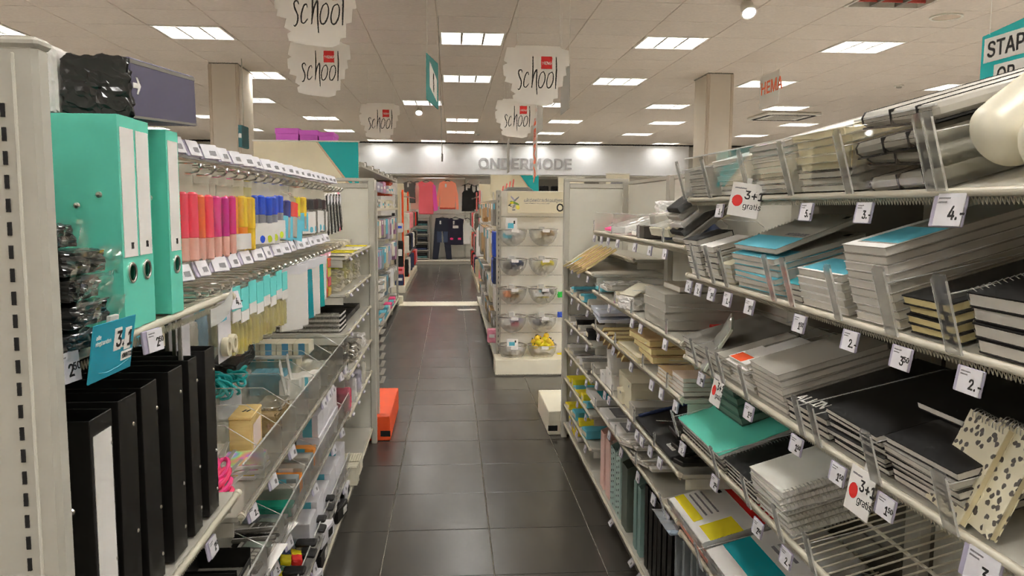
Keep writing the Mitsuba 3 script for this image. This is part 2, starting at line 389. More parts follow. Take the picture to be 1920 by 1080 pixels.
# ================================================================== shop shelving
def shelf_frame(side, z, y0, front, tilt=0.0):
    """local x runs from the front edge to the back, y along the aisle (away from the camera), z up"""
    if side > 0: return tr(front, y0, z) @ rot("y", -tilt)                 # right-hand shelving
    return tr(front, y0, z) @ np.diag([-1, 1, 1, 1.0]) @ rot("y", -tilt)   # left-hand shelving is its mirror image
@cached
def mesh_strip(L):
    """the row of little wire loops under a shelf's front rail"""
    n = max(int(L / 0.0085), 4); q = np.linspace(0, L, 2 * n + 1)
    return _tube(np.c_[0 * q, q, np.where(np.arange(2 * n + 1) % 2, -0.014, -0.002)], 0.0011, 3), 60
@cached
def rail_tube(L): return _tube([(0, 0, 0), (0, L, 0)], 0.0065, 10), 50
def add_shelf(t, side, z, y0, y1, front, depth, tilt=0.0, kind="panel", rail="cream_rail"):
    M = shelf_frame(side, z, y0, front, tilt); L = y1 - y0
    if kind == "wire":
        s = part(t, "shelf", rail_tube(L), rail, M)
        n = int(L / 0.026)
        for i in range(n): part(s, "wire", tube(((0, 0, 0), (depth, 0, 0)), 0.0021, 5), rail, M @ tr(0, 0.01 + i * L / n, 0.001))
        for q in (0.45, 0.98): part(s, "cross_wire", box(0.006, L, 0.006, 0.001), rail, M @ tr(depth * q - 0.004, 0, -0.008))
    else:
        s = part(t, "shelf", box(depth - 0.004, L - 0.004, 0.014, 0.002), "steel_grey", M @ tr(0.004, 0.002, -0.016))
        part(s, "front_rail", rail_tube(L - 0.006), rail, M @ tr(-0.002, 0.003, -0.004))
        for q in (0.0, 1.0): part(s, "bracket", box(depth - 0.02, 0.004, 0.035, 0.001), "steel_grey", M @ tr(0.015, 0.004 if q == 0 else L - 0.008, -0.052))
    part(s, "loop_strip", mesh_strip(L - 0.01), rail, M @ tr(0.0, 0.005, -0.008))
    for q in (0.004, L - 0.004): part(s, "end_cap", cyl(0.009, 0.016, 12), rail, M @ tr(-0.002, q - (0 if q < 0.1 else 0.016), -0.004) @ rot("x", -90))
    return s
def upright(t, x, y, h, mslot=True):
    p = part(t, "upright", box(0.03, 0.06, h, 0.003), "steel_grey", tr(x, y, 0))
    return p
def end_panel(t, side, front, back, y, h):
    """framed end plate; the camera sees its near face"""
    a, b = min(front, back), max(front, back)
    e = part(t, "end_panel", box(b - a - 0.06, 0.012, h - 0.06, 0.002), "steel_panel", tr(a + 0.03, y + 0.012, 0.03))
    for x in (a, b - 0.035): part(e, "post", box(0.035, 0.035, h, 0.004), "steel_grey", tr(x, y, 0))
    part(e, "top_rail", box(b - a, 0.035, 0.02, 0.003), "steel_grey", tr(a, y, h - 0.004))
    part(e, "inner_rail", box(b - a - 0.07, 0.02, 0.03, 0.003), "steel_grey", tr(a + 0.035, y + 0.004, h - 0.045))
    return e
def bay(name, label, side, y0, y1, front, back, h, shelves, posts, base=True, back_m="steel_panel"):
    t = thing(name, label, "shop shelving")
    x0 = min(back, back + side * 0.03)
    n = max(1, int(round((h - 0.1) / 0.5)))
    for k in range(n):
        z = 0.1 + (h - 0.12) * k / n
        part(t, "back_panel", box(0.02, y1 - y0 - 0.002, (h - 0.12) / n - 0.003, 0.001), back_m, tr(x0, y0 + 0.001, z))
    part(t, "top_rail", box(0.035, y1 - y0, 0.02, 0.003), "steel_grey", tr(x0 - 0.005, y0, h - 0.02))
    for y in posts: upright(t, back - (0.028 if side > 0 else 0.002), y, h)
    if base:
        w = abs(back - front) - 0.01; a = front if side > 0 else back + 0.01
        b = part(t, "base_shelf", box(w, y1 - y0 - 0.004, 0.022, 0.003), "steel_grey", tr(a, y0 + 0.002, 0.085))
        part(b, "kick_plate", box(0.012, y1 - y0 - 0.004, 0.082, 0.002), "steel_dark", tr(front + side * 0.03, y0 + 0.002, 0.0))
        part(b, "front_rail", rail_tube(y1 - y0 - 0.006), "cream_rail", tr(front - side * 0.004, y0 + 0.003, 0.098))
    for sh in shelves:
        z, tilt, kind = sh[:3]; f = sh[3] if len(sh) > 3 else front
        add_shelf(t, side, z, y0 + 0.004, y1 - 0.004, f, abs(back - f) - 0.015, tilt, kind)
    return t
RF, RB, LF, LB = 0.712, 1.095, -0.492, -0.90
TILT = 16.0
RS = [1.488, 1.262, 1.012, 0.760, 0.452]           # near right shelves, front edge heights
RM = [1.343, 1.045, 0.872, 0.632, 0.478]
RFAR = [1.125, 0.945, 0.763, 0.578, 0.392, 0.222]
LFAR = [1.225, 1.05, 0.86, 0.655, 0.46]
LM = [0.742, 0.490, 0.215]
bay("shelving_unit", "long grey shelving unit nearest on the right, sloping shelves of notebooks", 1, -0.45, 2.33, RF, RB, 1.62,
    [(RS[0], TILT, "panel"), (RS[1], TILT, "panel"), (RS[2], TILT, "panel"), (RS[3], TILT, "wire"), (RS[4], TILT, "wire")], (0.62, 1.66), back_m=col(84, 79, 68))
for k in range(3): part("shelving_unit", "pale_back_panel", box(0.004, 2.08, 0.49, 0.001), "steel_panel", tr(RB - 0.0045, -0.44, 0.105 + 0.5 * k))
bay("shelving_unit", "grey shelving unit with flat shelves in the middle of the right row", 1, 2.33, 3.9, RF, RB, 1.62, [(z, 0, "panel") for z in RM], (2.36, 3.83))
u = bay("shelving_unit", "narrow grey shelving unit at the far end of the right row with kraft books", 1, 3.9, 4.84, RF, RB, 1.62, [(z, 0, "panel") for z in RFAR] + [(1.20, 0, "panel", 0.92)], ())
end_panel(u, 1, RF - 0.02, RB, 4.845, 1.62)
ul = bay("shelving_unit", "grey shelving unit nearest on the left with turquoise and black lever arch files", -1, 0.98, 1.80, LF, LB, 1.61, [(1.262, 0, "wire"), (0.808, 0, "panel")], (1.72,))
bay("shelving_unit", "grey shelving unit in the middle of the left row with pens on hooks", -1, 1.80, 3.70, LF, LB, 1.61, [(z, 0, "panel") for z in LM], (2.75, 3.62), )
u = bay("shelving_unit", "narrow grey shelving unit at the far end of the left row with rulers and nets", -1, 3.70, 4.78, LF, LB, 1.61, [(z, 0, "panel") for z in LFAR], ())
end_panel(u, -1, LF + 0.03, LB, 4.785, 1.61)
# near end cheek of the left row: a slotted upright and a plain side sheet
e = part(ul, "side_sheet", box(0.36, 0.022, 1.70, 0.003), "steel_panel", tr(-0.93, 0.953, 0))
post = part(ul, "end_post", box(0.095, 0.032, 1.640, 0.006), "steel_grey", tr(-0.562, 0.948, 0))
part(post, "cap", box(0.10, 0.036, 0.012, 0.004), "steel_grey", tr(-0.564, 0.946, 1.636))
part(post, "fold", box(0.004, 0.003, 1.62, 0.001), "steel_panel", tr(-0.494, 0.9462, 0.01))
for k in range(36): part(post, "slot", box(0.0045, 0.002, 0.0155), "slot_black", tr(-0.508, 0.9462, 0.62 + k * 0.0268))

# plinths of the end displays between the rows
def plinth(name, label, x0, x1, y0, y1, h, m, gap=True):
    t = thing(name, label, "plinth"); part(t, "body", box(x1 - x0, y1 - y0, h, 0.005), m, tr(x0, y0, 0.002))
    if gap: part(t, "cable_notch", box(0.06, 0.004, 0.035), "slot_black", tr((x0 if x0 > 0 else x1 - 0.06) , y0 - 0.002, 0.03))
plinth("display_plinth", "orange plinth on the floor at the far end of the left shelving", -0.86, -0.385, 4.84, 5.62, 0.155, "orange_red")
plinth("display_plinth", "cream plinth on the floor at the far end of the right shelving", 0.615, 1.08, 4.90, 5.5, 0.155, "cream_white")
for sx, nm in ((-1, "left"), (1, "right")):
    t = thing("end_display_rack", "slotted grey rack standing on the %s plinth behind the shelving" % ("orange" if sx < 0 else "cream"), "display rack")
    x = -0.455 if sx < 0 else 0.70
    part(t, "side_rail", box(0.03, 0.03, 1.40, 0.003), "steel_grey", tr(x - (0.03 if sx < 0 else 0), 4.895, 0.158)); part(t, "back_sheet", box(0.36, 0.012, 1.36, 0.002), "steel_panel", tr(-0.86 if sx < 0 else 0.735, 4.91, 0.158))
    if sx < 0:
        for k in range(13): part(t, "prong", box(0.026, 0.20, 0.006, 0.001), "steel_dark", tr(x + 0.001, 4.9, 0.35 + k * 0.052))

# ------------------------------------------------------------------ price tags
def price_tag(side, M, price, label, group=None, w=0.046, h=0.033, near=True, name="price_tag"):
    """M: frame at the holder's lower centre, x to the viewer's right, y up, z towards the viewer"""
    t = thing(name, label, "price tag", group)
    part(t, "holder", box(w * 1.22, h * 1.04, 0.004, 0.001), "holder_lilac", M @ tr(-w * 0.72, -h * 0.02, -0.005))
    c = part(t, "card", box(w, h, 0.0012), "card_white", M @ tr(-w / 2, 0, 0))
    if near and price:
        hh = h * 0.40
        k = price.find("|")
        if k >= 0:
            part(c, "numerals", text(price[:k], hh, 0.0005), "ink", M @ tr(-0.02 * w, h * 0.2, 0.0012))
            part(c, "raised_numerals", text(price[k + 1:], hh * 0.6, 0.0005), "ink", M @ tr(0.20 * w, h * 0.38, 0.0012))
        else: part(c, "numerals", text(price, hh, 0.0005), "ink", M @ tr(-0.02 * w, h * 0.2, 0.0012))
        for q in range(2): part(c, "small_print", box(w * (0.42 - 0.1 * q), h * 0.05, 0.0004), "ink_grey", M @ tr(-w * 0.44, h * (0.82 - 0.12 * q), 0.0012))
    elif near is not None:
        part(c, "numerals", box(w * 0.28, h * 0.34, 0.0005), "ink_grey", M @ tr(0.05 * w, h * 0.22, 0.0012))
    return t
def rtag(y, z, price, label, group=None, k=1.0, near=True, dx=0.0, twist=0.0, lean=10):
    M = TO_LEFT(RF - 0.014 + dx, y, z - 0.052 * 1.0) @ rot("y", -twist) @ rot("x", -lean)
    return price_tag(1, M, price, label, group, 0.046 * k, 0.035 * k, near)
def ltag(y, z, price, label, group=None, k=1.0, near=True, x=LF + 0.012, twist=0.0, lean=12):
    M = TO_RIGHT(x, y, z - 0.045) @ rot("y", -twist) @ rot("x", -lean)
    return price_tag(-1, M, price, label, group, 0.046 * k, 0.035 * k, near)
WORDS5 = ["uppermost", "second", "third", "fourth", "lowest"]
for si, lst in enumerate([
    [(2.03, "3.-"), (1.52, "5.-"), (1.30, "3.-"), (1.068, "4.-")],
    [(2.28, "1.-"), (2.19, "2.-"), (2.075, "2|50"), (1.95, "1.-"), (1.80, "1|50"), (1.53, "1|50"), (1.325, "2.-"), (1.165, "3|50"), (1.0, "2.-")],
    [(2.14, "1|50"), (1.78, "1|25"), (1.52, "1|50"), (1.345, "1|50"), (1.185, "1|50"), (0.952, "3.-")],
    [(2.30, "2.-"), (2.0, "2|50"), (1.70, "2|50"), (1.545, "2.-")],
    [(2.03, "5.-")]]):
    for i, (y, p) in enumerate(lst):
        rtag(y, RS[si], p, "white price tag, %s from the camera along the %s rail of the right notebook shelves" % (nth(len(lst) - 1 - i), WORDS5[si]), k=1.35 if (si, i) in ((0, 3), (2, 5)) else 1.0)
for si, (z, ys) in enumerate([(RM[0], [3.85, 3.66, 3.5, 3.3, 2.98, 2.75, 2.55]), (RM[1], [3.45, 3.0, 2.86, 2.52]), (RM[2], [3.7, 3.35, 3.0, 2.68, 2.55, 2.38]), (RM[3], [3.72, 3.52, 3.42, 3.02, 2.88, 2.8, 2.68, 2.55]), (RM[4], [3.4, 3.15, 2.85, 2.62, 2.45]), (0.10, [3.35, 2.95, 2.82, 2.62])]):
    nm = ["top", "second", "third", "fourth", "fifth", "bottom"][si]
    for i, y in enumerate(sorted(ys)):
        rtag(y, z, None, "tiny white price tag, %s from the near end of the middle right unit's %s shelf" % (nth(i), nm), lean=8 if z > 0.2 else 42, k=0.95)
for si, z in enumerate(RFAR):
    for i, y in enumerate((4.02, 4.3, 4.55)): rtag(y, z, None, "tiny white price tag on the kraft book unit's %s shelf" % nth(si), "tiny price tags on the far right unit's %s shelf" % nth(si), k=0.9)
# left rails
for i, y in enumerate((0.995, 1.285)):
    ltag(y, 1.285 if i == 0 else 1.272, "2|50", ["white price tag reading 2.50 under the black wrapped parcels", "white price tag reading 2.50 under the turquoise files"][i], x=LF + 0.02, lean=6, twist=8, k=1.08 if i == 0 else 1.0)
ltag(1.575, 0.80, "2|50", "white price tag reading 2.50 on the rail below the black files", lean=10)
for si, (z, ys) in enumerate([(LM[0], [1.9, 2.12, 2.38, 2.98, 3.1, 3.2, 3.45, 3.6]), (LM[1], [2.12, 2.3, 2.75, 3.2, 3.45]), (LM[2], [2.4, 2.7, 3.1, 3.5])]):
    for i, y in enumerate(ys): ltag(y, z, None if i else "2.-", "small white price tag, %s along the %s clear tray shelf on the left" % (nth(i), ["upper", "middle", "lower"][si]), lean=14, twist=10)
for si, z in enumerate(LFAR):
    for i in range(4): ltag(3.85 + i * 0.24, z + 0.02, None, "tiny price tag in the row of clips along the ruler unit's %s shelf" % nth(si), "clipped price tags on the far left unit's %s shelf" % nth(si), lean=30, k=0.9)

# ================================================================== stationery builders
def Yx(px, X=0.71):
    return X / math.tan(math.atan((px - 960) / FOCAL) + yaw)
def notebook(M, w, l, t, cover, label, group=None, pages="page_edge", coil_at=None, band=None, back=None, ct=0.0012, name="notebook", cat="notebook", corner=False, elastic=None):
    """local: x 0..w into the shelf, y 0..l along the aisle, z 0..t up"""
    n = thing(name, label, cat, group)
    part(n, "pages", box(w - 0.003, l - 0.003, t - 2 * ct - 0.0006), pages, M @ tr(0.0015, 0.0015, ct + 0.0003))
    part(n, "back_cover", box(w, l, ct, 0), back or cover, M)
    c = part(n, "front_cover", box(w, l, ct, 0), cover, M @ tr(0, 0, t - ct))
    if coil_at: 
        p = 0.0088; N = int((w if coil_at in ("far", "near") else l) / p) - 1; r = t * 0.5 + 0.0035
        if coil_at == "front": C = M @ tr(0.002, p * 0.8, t / 2)
        elif coil_at == "back": C = M @ tr(w - 0.002, p * 0.8, t / 2)
        else: C = M @ tr(p * 0.8, l - 0.002 if coil_at == "far" else 0.002, t / 2) @ rot("z", -90)
        part(n, "coil", coil(N, p, round(r, 4), 0.0008), "silver", C)
    else:
        part(n, "spine", box(0.0018, l - 0.001, t - 0.001), cover, M @ tr(w - 0.002, 0.0005, 0.0005))
    for (m, a, b, q0, q1) in (band or ()):
        part(c, "printed_band", box(w * (b - a), l * (q1 - q0) - 0.0008, 0.0004), m, M @ tr(w * a, l * q0 + 0.0004, t))
    if elastic:
        part(n, "elastic_band", box(w + 0.001, 0.005, t + 0.001), elastic, M @ tr(-0.0012, l * 0.16, -0.0004))
    return n
def stack(M, w, l, t, n, covers, label, group=None, jit=0.003, top_band=None, topcover=None, **kw):
    z = 0.0
    for k in range(n):
        i = n - 1 - k
        J = M @ tr(rng.uniform(-jit, jit), rng.uniform(-jit, jit), z) @ tr(w / 2, l / 2, 0) @ rot("z", rng.uniform(-1, 1) * jit * 300) @ tr(-w / 2, -l / 2, 0)
        last = k == n - 1
        notebook(J, w, l, t, (topcover if last and topcover else covers[k % len(covers)]), label + ", " + top_down(i), group, band=top_band if last else None, **kw)
        z += t + 0.0008
    return z
@cached
def flange_mesh(w, h): 
    return _prism(Polygon([(0, 0), (w, 0), (w, h * 0.93), (w * 0.75, h), (0, h)]), 0.003)
def divider(side, M, label, group=None, h=0.10, fin=0.30, w=0.028, finh=None):
    """clear plastic divider: a front flange that rides on the rail and a fin that runs back"""
    t = thing("shelf_divider", label, "shelf divider", group)
    part(t, "flange", flange_mesh(round(w, 4), round(h, 4)), "acrylic_flange", M @ frame((-0.012, -w / 2, 0), (0, 1, 0), (0, 0, 1)) @ rot("x", 0))
    for q in (-1, 1): part(t, "flange_edge", box(0.0032, 0.001, h * 0.93), "acrylic_rim", M @ tr(-0.0125, q * w / 2 - 0.0008, 0))
    fh = finh or h * 0.72
    poly = ((0, 0), (fin, 0), (fin, fh * 0.55), (fin * 0.93, fh * 0.75), (0, fh))
    part(t, "fin", prism(poly, 0.0014), "acrylic", M @ frame((-0.006, 0.0007, 0), (1, 0, 0), (0, 0, 1)))
    part(t, "fin_edge", tube(((0, 0, fh), (fin * 0.93, 0, fh * 0.75), (fin, 0, fh * 0.55)), 0.0011, 4), "acrylic_rim", M @ tr(-0.006, 0, 0.001))
    return t
def paper_pack(M, w, l, t, label, bands=(), side_m="paper_white", film=True, name="paper_pack", cat="paper pack", group=None, top="paper_white"):
    n = thing(name, label, cat, group)
    part(n, "ream", box(w, l, t - 0.001, 0.0015), side_m, M)
    c = part(n, "cover_sheet", box(w, l, 0.001), top, M @ tr(0, 0, t - 0.001))
    for (m, a, b, q0, q1) in bands: part(c, "printed_band", box(w * (b - a), l * (q1 - q0), 0.0005), m, M @ tr(w * a, l * q0, t))
    if film:
        part(n, "film_fold", crumple(round(w, 3), round(t * 1.1, 3), 0.006, int(w * 1000) % 7), "wrap", M @ frame((0, -0.003, 0), (1, 0, 0), (0, 0, 1)))
        part(n, "film_fold", crumple(round(l, 3), round(t * 1.1, 3), 0.006, int(l * 1000) % 5), "wrap", M @ frame((-0.004, l, 0), (0, -1, 0), (0, 0, 1)))
    return n

# ================================================================== right, near: sloping notebook shelves
def S(i, px, x=0.0, z=0.002): return shelf_frame(1, RS[i], 0, RF, TILT) @ tr(x, Yx(px), z)
# --- second shelf (just under eye level)
SF = "on the second notebook shelf"
def at(i, p0, p1, x=0.008): 
    """frame with its near corner at p1's place along the rail, and the length to p0's"""
    y0, y1 = Yx(p1), Yx(p0); return S(i, p1, x), y1 - y0
M, L = at(1, 1292, 1318); stack(M, 0.11, L - 0.006, 0.017, 6, ["paper_white", "black_matt"], "small white and black memo pad " + SF, coil_at=None)
M, L = at(1, 1322, 1348); stack(M, 0.11, L - 0.006, 0.015, 6, ["black_matt", "paper_white"], "small black and white striped memo pad " + SF)
M, L = at(1, 1350, 1372); stack(M, 0.16, L - 0.006, 0.012, 4, ["beige_pad"], "small beige pad " + SF)
M, L = at(1, 1380, 1462); stack(M, 0.215, L, 0.0135, 6, ["sky_teal", "grey_light"], "grey and teal spiral notebook " + SF, topcover="grey_light", coil_at="far", top_band=[("sky_teal", 0.0, 0.3, 0, 1), ("paper_white", 0.0, 0.06, 0.0, 0.5), ("ink", 0.86, 0.93, 0.1, 0.18)], jit=0.006)
MT = M @ tr(0.012, 0.002, 0.094) @ rot("y", -5)
n = notebook(MT, 0.21, L - 0.01, 0.012, "grey_light", "grey spiral notebook with a teal band lettered NOTEBOOK, uppermost by the coil", coil_at="far", band=[("sky_teal", 0.0, 0.32, 0, 1), ("ink", 0.88, 0.95, 0.12, 0.2)])
part(n, "lettering", text("NOTEBOOK", 0.014, 0.0004), "ink_grey", MT @ frame((0.075, 0.12, 0.0124), (0, -1, 0), (1, 0, 0)))
M, L = at(1, 1470, 1500); stack(M, 0.20, L, 0.012, 3, ["grey_cover"], "grey notebook with a dark teal edge " + SF, top_band=[("teal", 0, 0.3, 0, 1)])
M, L = at(1, 1503, 1588); stack(M, 0.215, L, 0.0145, 5, ["paper_white"], "white and teal notebook, left thick pile, " + SF, topcover="grey_light", top_band=[("sky_teal", 0.03, 0.34, 0.0, 0.95), ("paper_white", 0, 0.03, 0, 1)])
M, L = at(1, 1604, 1686); stack(M, 0.27, L, 0.0145, 9, ["paper_white", "grey_light"], "white and teal notebook, right thick pile, " + SF, topcover="grey_light", top_band=[("sky_teal", 0.10, 0.42, 0.05, 0.95), ("paper_white", 0, 0.07, 0, 1), ("paper_white", 0.07, 0.62, 0.86, 1.0), ("ink", 0.55, 0.62, 0.9, 0.96)])
M, L = at(1, 1706, 1800); 
stack(M, 0.21, L, 0.0155, 4, ["black_cover"], "black notebook with cream pages and elastic band " + SF, pages="page_cream", elastic="black_matt", ct=0.0022, jit=0.007)
M, L = at(1, 1838, 1960); stack(M, 0.30, L, 0.021, 4, ["black_cover"], "thick black spiral notebook nearest the camera " + SF, coil_at="far", ct=0.002)
# --- third shelf
SF = "on the third notebook shelf"
M, L = at(2, 1289, 1352); stack(M, 0.24, L, 0.019, 3, ["grey_cover"], "dark grey notebook with pale page edges " + SF, jit=0.005, ct=0.0018)
M, L = at(2, 1356, 1372); stack(M, 0.2, L, 0.012, 5, ["grey_light"], "narrow grey pad " + SF)
M, L = at(2, 1376, 1418); h = stack(M, 0.2, L, 0.010, 6, ["grey_light", "paper_white"], "small grey spiral pad " + SF, coil_at="near", jit=0.006)
notebook(M @ tr(0.0, 0.012, h), 0.09, L - 0.03, 0.010, "paper_white", "small white booklet with an orange corner " + SF, band=[("orange_red", 0.02, 0.4, 0.3, 0.95)], name="booklet", cat="booklet")
M, L = at(2, 1424, 1482); stack(M, 0.25, L, 0.0145, 6, ["grey_light"], "silver grey notebook with white page edges " + SF, jit=0.004)
M, L = at(2, 1486, 1562); h = stack(M, 0.30, L, 0.014, 3, ["black_cover"], "black notebook with white script on its cover " + SF)
lm = text("ALLIN SUN", 0.026, 0.0004)
solo_k = part("%s" % [k for k in labels if k.startswith("notebook")][-1], "lettering", lm, "paper_white", M @ frame((0.012, L * 0.93, h - 0.0008), (0.10, -1, 0), (1, 0.10, 0)))
M, L = at(2, 1568, 1676); stack(M, 0.30, L, 0.0115, 6, ["black_cover"], "black soft notebook with fine white page lines " + SF, jit=0.005)
M, L = at(2, 1686, 1832); h = stack(M, 0.33, L, 0.0125, 6, ["grey_cover", "black_cover"], "dark notebook with ribbed grey front " + SF, jit=0.005, topcover="black_cover")
M2 = M @ tr(0.10, 0.05, h + 0.001)
n = notebook(M2, 0.24, L * 1.05, 0.013, "black_cover", "black notebook with white capitals lying at the back " + SF)
part(n, "lettering", text("I WWO", 0.036, 0.0004), "paper_white", M2 @ frame((0.15, L * 0.98, 0.0132), (0, -1, 0), (1, 0, 0)))
# cream notepads with dark leaf print leaning out at the near end
def leaf_fn(p, n, uv):
    d, d2, c = mikit.voronoi(p.y * 62 + p.x * 30, p.z * 70 + p.x * 20)
    f = mikit.noise(p.x * 260, p.y * 260, p.z * 260)
    return dr.select((d < 0.17 + 0.22 * f) & (c > 0.12), mi.Color3f(*lin((72, 66, 60))), mi.Color3f(*lin((226, 218, 190))))
scene["leaf_print"] = {"type": "twosided", "bsdf": {"type": "roughplastic", "alpha": 0.3, "diffuse_reflectance": mikit.proc(leaf_fn)}}
for k, (px, dx) in enumerate(((1838, 0.0), (1892, 0.006))):
    Mn = S(2, px, 0.004 + dx, 0.004) @ rot("z", -8) @ rot("y", -52)
    notebook(Mn, 0.15, 0.10, 0.011, "leaf_print", "cream spiral notepad printed with dark leaves, %s at the right edge" % ("left of two" if k == 0 else "right of two"), pages="paper_cream", coil_at="back", back="leaf_print", name="notepad", cat="notepad")
# --- fourth shelf
SF = "on the fourth notebook shelf"
M, L = at(3, 1284, 1366); h = stack(M, 0.28, L, 0.011, 3, ["grey_cover", "black_cover"], "dark spiral notebook under the turquoise one " + SF, coil_at="far")
notebook(M @ tr(-0.004, -0.004, h + 0.001) @ rot("y", -4), 0.29, L, 0.013, "turquoise", "turquoise spiral notebook with rounded corners on the fourth shelf", coil_at="far", pages="paper_white", back="grey_cover")
stack(shelf_frame(1, RS[3], 0, RF, TILT) @ tr(0.12, 2.10, 0.062), 0.22, 0.21, 0.027, 4, [col(46, 76, 64), col(70, 96, 84)], "dark green folder behind the turquoise notebook " + SF, pages=col(90, 110, 98), name="green_folder", cat="folder", ct=0.004, jit=0.006)
M, L = at(3, 1372, 1432); stack(M, 0.28, L, 0.012, 4, ["black_cover"], "black spiral notebook beside the turquoise one " + SF, coil_at="far")
M, L = at(3, 1434, 1498); stack(M, 0.27, L, 0.0135, 7, ["white_plastic", "grey_light"], "white translucent spiral pad " + SF, coil_at="near", pages="paper_white", jit=0.006)
# --- lowest shelf: shrink-wrapped paper
M, L = at(4, 1272, 1340); paper_pack(M @ tr(0, 0, 0.05), 0.31, L, 0.018, "shrink-wrapped paper pack with yellow label and red end", [("yellow", 0.06, 0.16, 0.4, 1.0), ("yellow", 0.08, 0.4, 0.0, 0.3), ("red", 0.55, 1.0, 0, 1), ("ink", 0.47, 0.51, 0.8, 0.92), ("ink_grey", 0.2, 0.22, 0.45, 0.95), ("ink_grey", 0.26, 0.28, 0.45, 0.95), ("ink_grey", 0.32, 0.34, 0.45, 0.95)])
for k in range(2): paper_pack(M @ tr(0.004 * k, 0.003, 0.0235 * k), 0.30, L, 0.023, "pack with pinkish wrapped sides, %s under the yellow and red one" % ["second", "first"][k], [], col(222, 150, 130), film=k == 1)
M, L = at(4, 1346, 1424); paper_pack(M @ tr(0, 0, 0.04), 0.31, L, 0.02, "shrink-wrapped paper pack with a wide teal band", [("teal", 0.16, 0.42, 0, 1), ("ink_grey", 0.5, 0.53, 0.3, 0.7), ("ink_grey", 0.56, 0.59, 0.3, 0.7)])
paper_pack(M, 0.30, L, 0.038, "white paper pack under the teal banded pack", [], col(120, 150, 180), film=True)
for i in range(5):
    M, L = at(4, 1440 + i * 75, 1500 + i * 75)
    paper_pack(M, 0.29, L, 0.03 + 0.012 * (i % 3), "dark wrapped pack on the lowest sloping shelf, %s towards the camera" % nth(i), [("ink_grey", 0.1, 0.2, 0, 1)], "grey_cover", film=False, top="grey_cover")
bM = tr(RF + 0.01, 2.02, 0.109)
paper_pack(bM, 0.32, 0.24, 0.09, "white paper pack with a blue top on the bottom shelf", [("teal", 0.1, 0.9, 0.08, 0.85)])
for i in range(5): paper_pack(tr(RF + 0.02, 0.55 + i * 0.28, 0.109), 0.31, 0.23, 0.05 + 0.02 * (i % 2), "grey wrapped pack on the bottom shelf, %s from the camera" % nth(i), [], "grey_cover", film=False, top="grey_light")
# --- top shelf: pads and folders above eye level
SF = "on the top notebook shelf"
M, L = at(0, 1293, 1336); stack(M, 0.26, L, 0.010, 7, ["black_matt", "paper_white"], "thin black and white pad " + SF)
M, L = at(0, 1342, 1408); stack(M, 0.28, L, 0.012, 3, ["black_matt", "grey_cover"], "dark folder below the white pads " + SF, jit=0.008); stack(M @ tr(0.002, 0, 0.0385), 0.28, L, 0.013, 4, ["paper_white"], "white pad in the first pile " + SF, jit=0.008)
M, L = at(0, 1414, 1486); stack(M, 0.29, L, 0.011, 4, ["black_matt"], "black folder under grey sheets " + SF, jit=0.012); stack(M @ tr(0.002, 0, 0.0475), 0.29, L, 0.012, 5, [col(196, 206, 198), "grey_light", "paper_white"], "pale green and grey sheet block " + SF, jit=0.008)
M, L = at(0, 1494, 1596); stack(M, 0.30, L, 0.013, 3, ["black_matt", "grey_cover"], "grey folder under the cream pads " + SF, jit=0.006); stack(M @ tr(0, 0, 0.042), 0.30, L, 0.014, 5, ["cream_white"], "cream white pad in the thick pile " + SF, jit=0.01, pages="paper_cream")
M, L = at(0, 1606, 1752)
for k in range(4):
    n = thing("portfolio", "grey portfolio with black edges and elastic cords on the top shelf, %s" % top_down(3 - k), "portfolio", None)
    Mk = M @ tr(0.01 * (k % 2), 0.01 * ((k * 7) % 3), 0.004 + 0.031 * k) @ rot("x", 2.5 * (1 if k % 2 else -1))
    part(n, "body", box(0.31, L - 0.02, 0.024, 0.007), "grey_light", Mk); part(n, "spine_wrap", box(0.312, 0.02, 0.026, 0.008), "black_matt", Mk @ tr(-0.001, L - 0.034, -0.001))
    for q in (0.18, 0.5): part(n, "elastic_cord", box(0.314, 0.004, 0.0265, 0.001), "black_cover", Mk @ tr(-0.002, L * q, -0.0012) @ rot("z", 4))
    part(n, "black_edge", box(0.31, L - 0.02, 0.003), "black_matt", Mk @ tr(0, 0, -0.0035))
for k, (a, b, r) in enumerate((((0.77, 1.06, 1.565), (1.06, 0.95, 1.83), 0.050), ((0.765, 0.965, 1.545), (1.06, 0.855, 1.66), 0.046), ((0.775, 0.84, 1.57), (1.07, 0.72, 1.76), 0.05))):
    M, L = between(a, b)
    t = thing("foam_roll", "cream white soft rolled sheet on the top shelf, %s of three from the pads" % nth(k), "rolled sheet")
    prof = tuple((r * math.sin(q), -0.75 * r * math.cos(q)) for q in np.linspace(0.02, math.pi / 2, 9)) + ((r * 0.985, L * 0.5), (r, L), (0.0, L))
    part(t, "roll", lathe(prof, 32), "cream_white", M)
    part(t, "sheet_edge", box(0.004, 0.010, L - 0.02, 0.001), "cream_panel", M @ rot("z", 215) @ tr(r - 0.003, 0, 0.012)); part(t, "tie_band", lathe(((r * 0.98, 0.0), (r * 1.02, 0.002), (r * 1.02, 0.006), (r * 0.98, 0.008)), 28), "acrylic_rim", M @ tr(0, 0, L * 0.38))
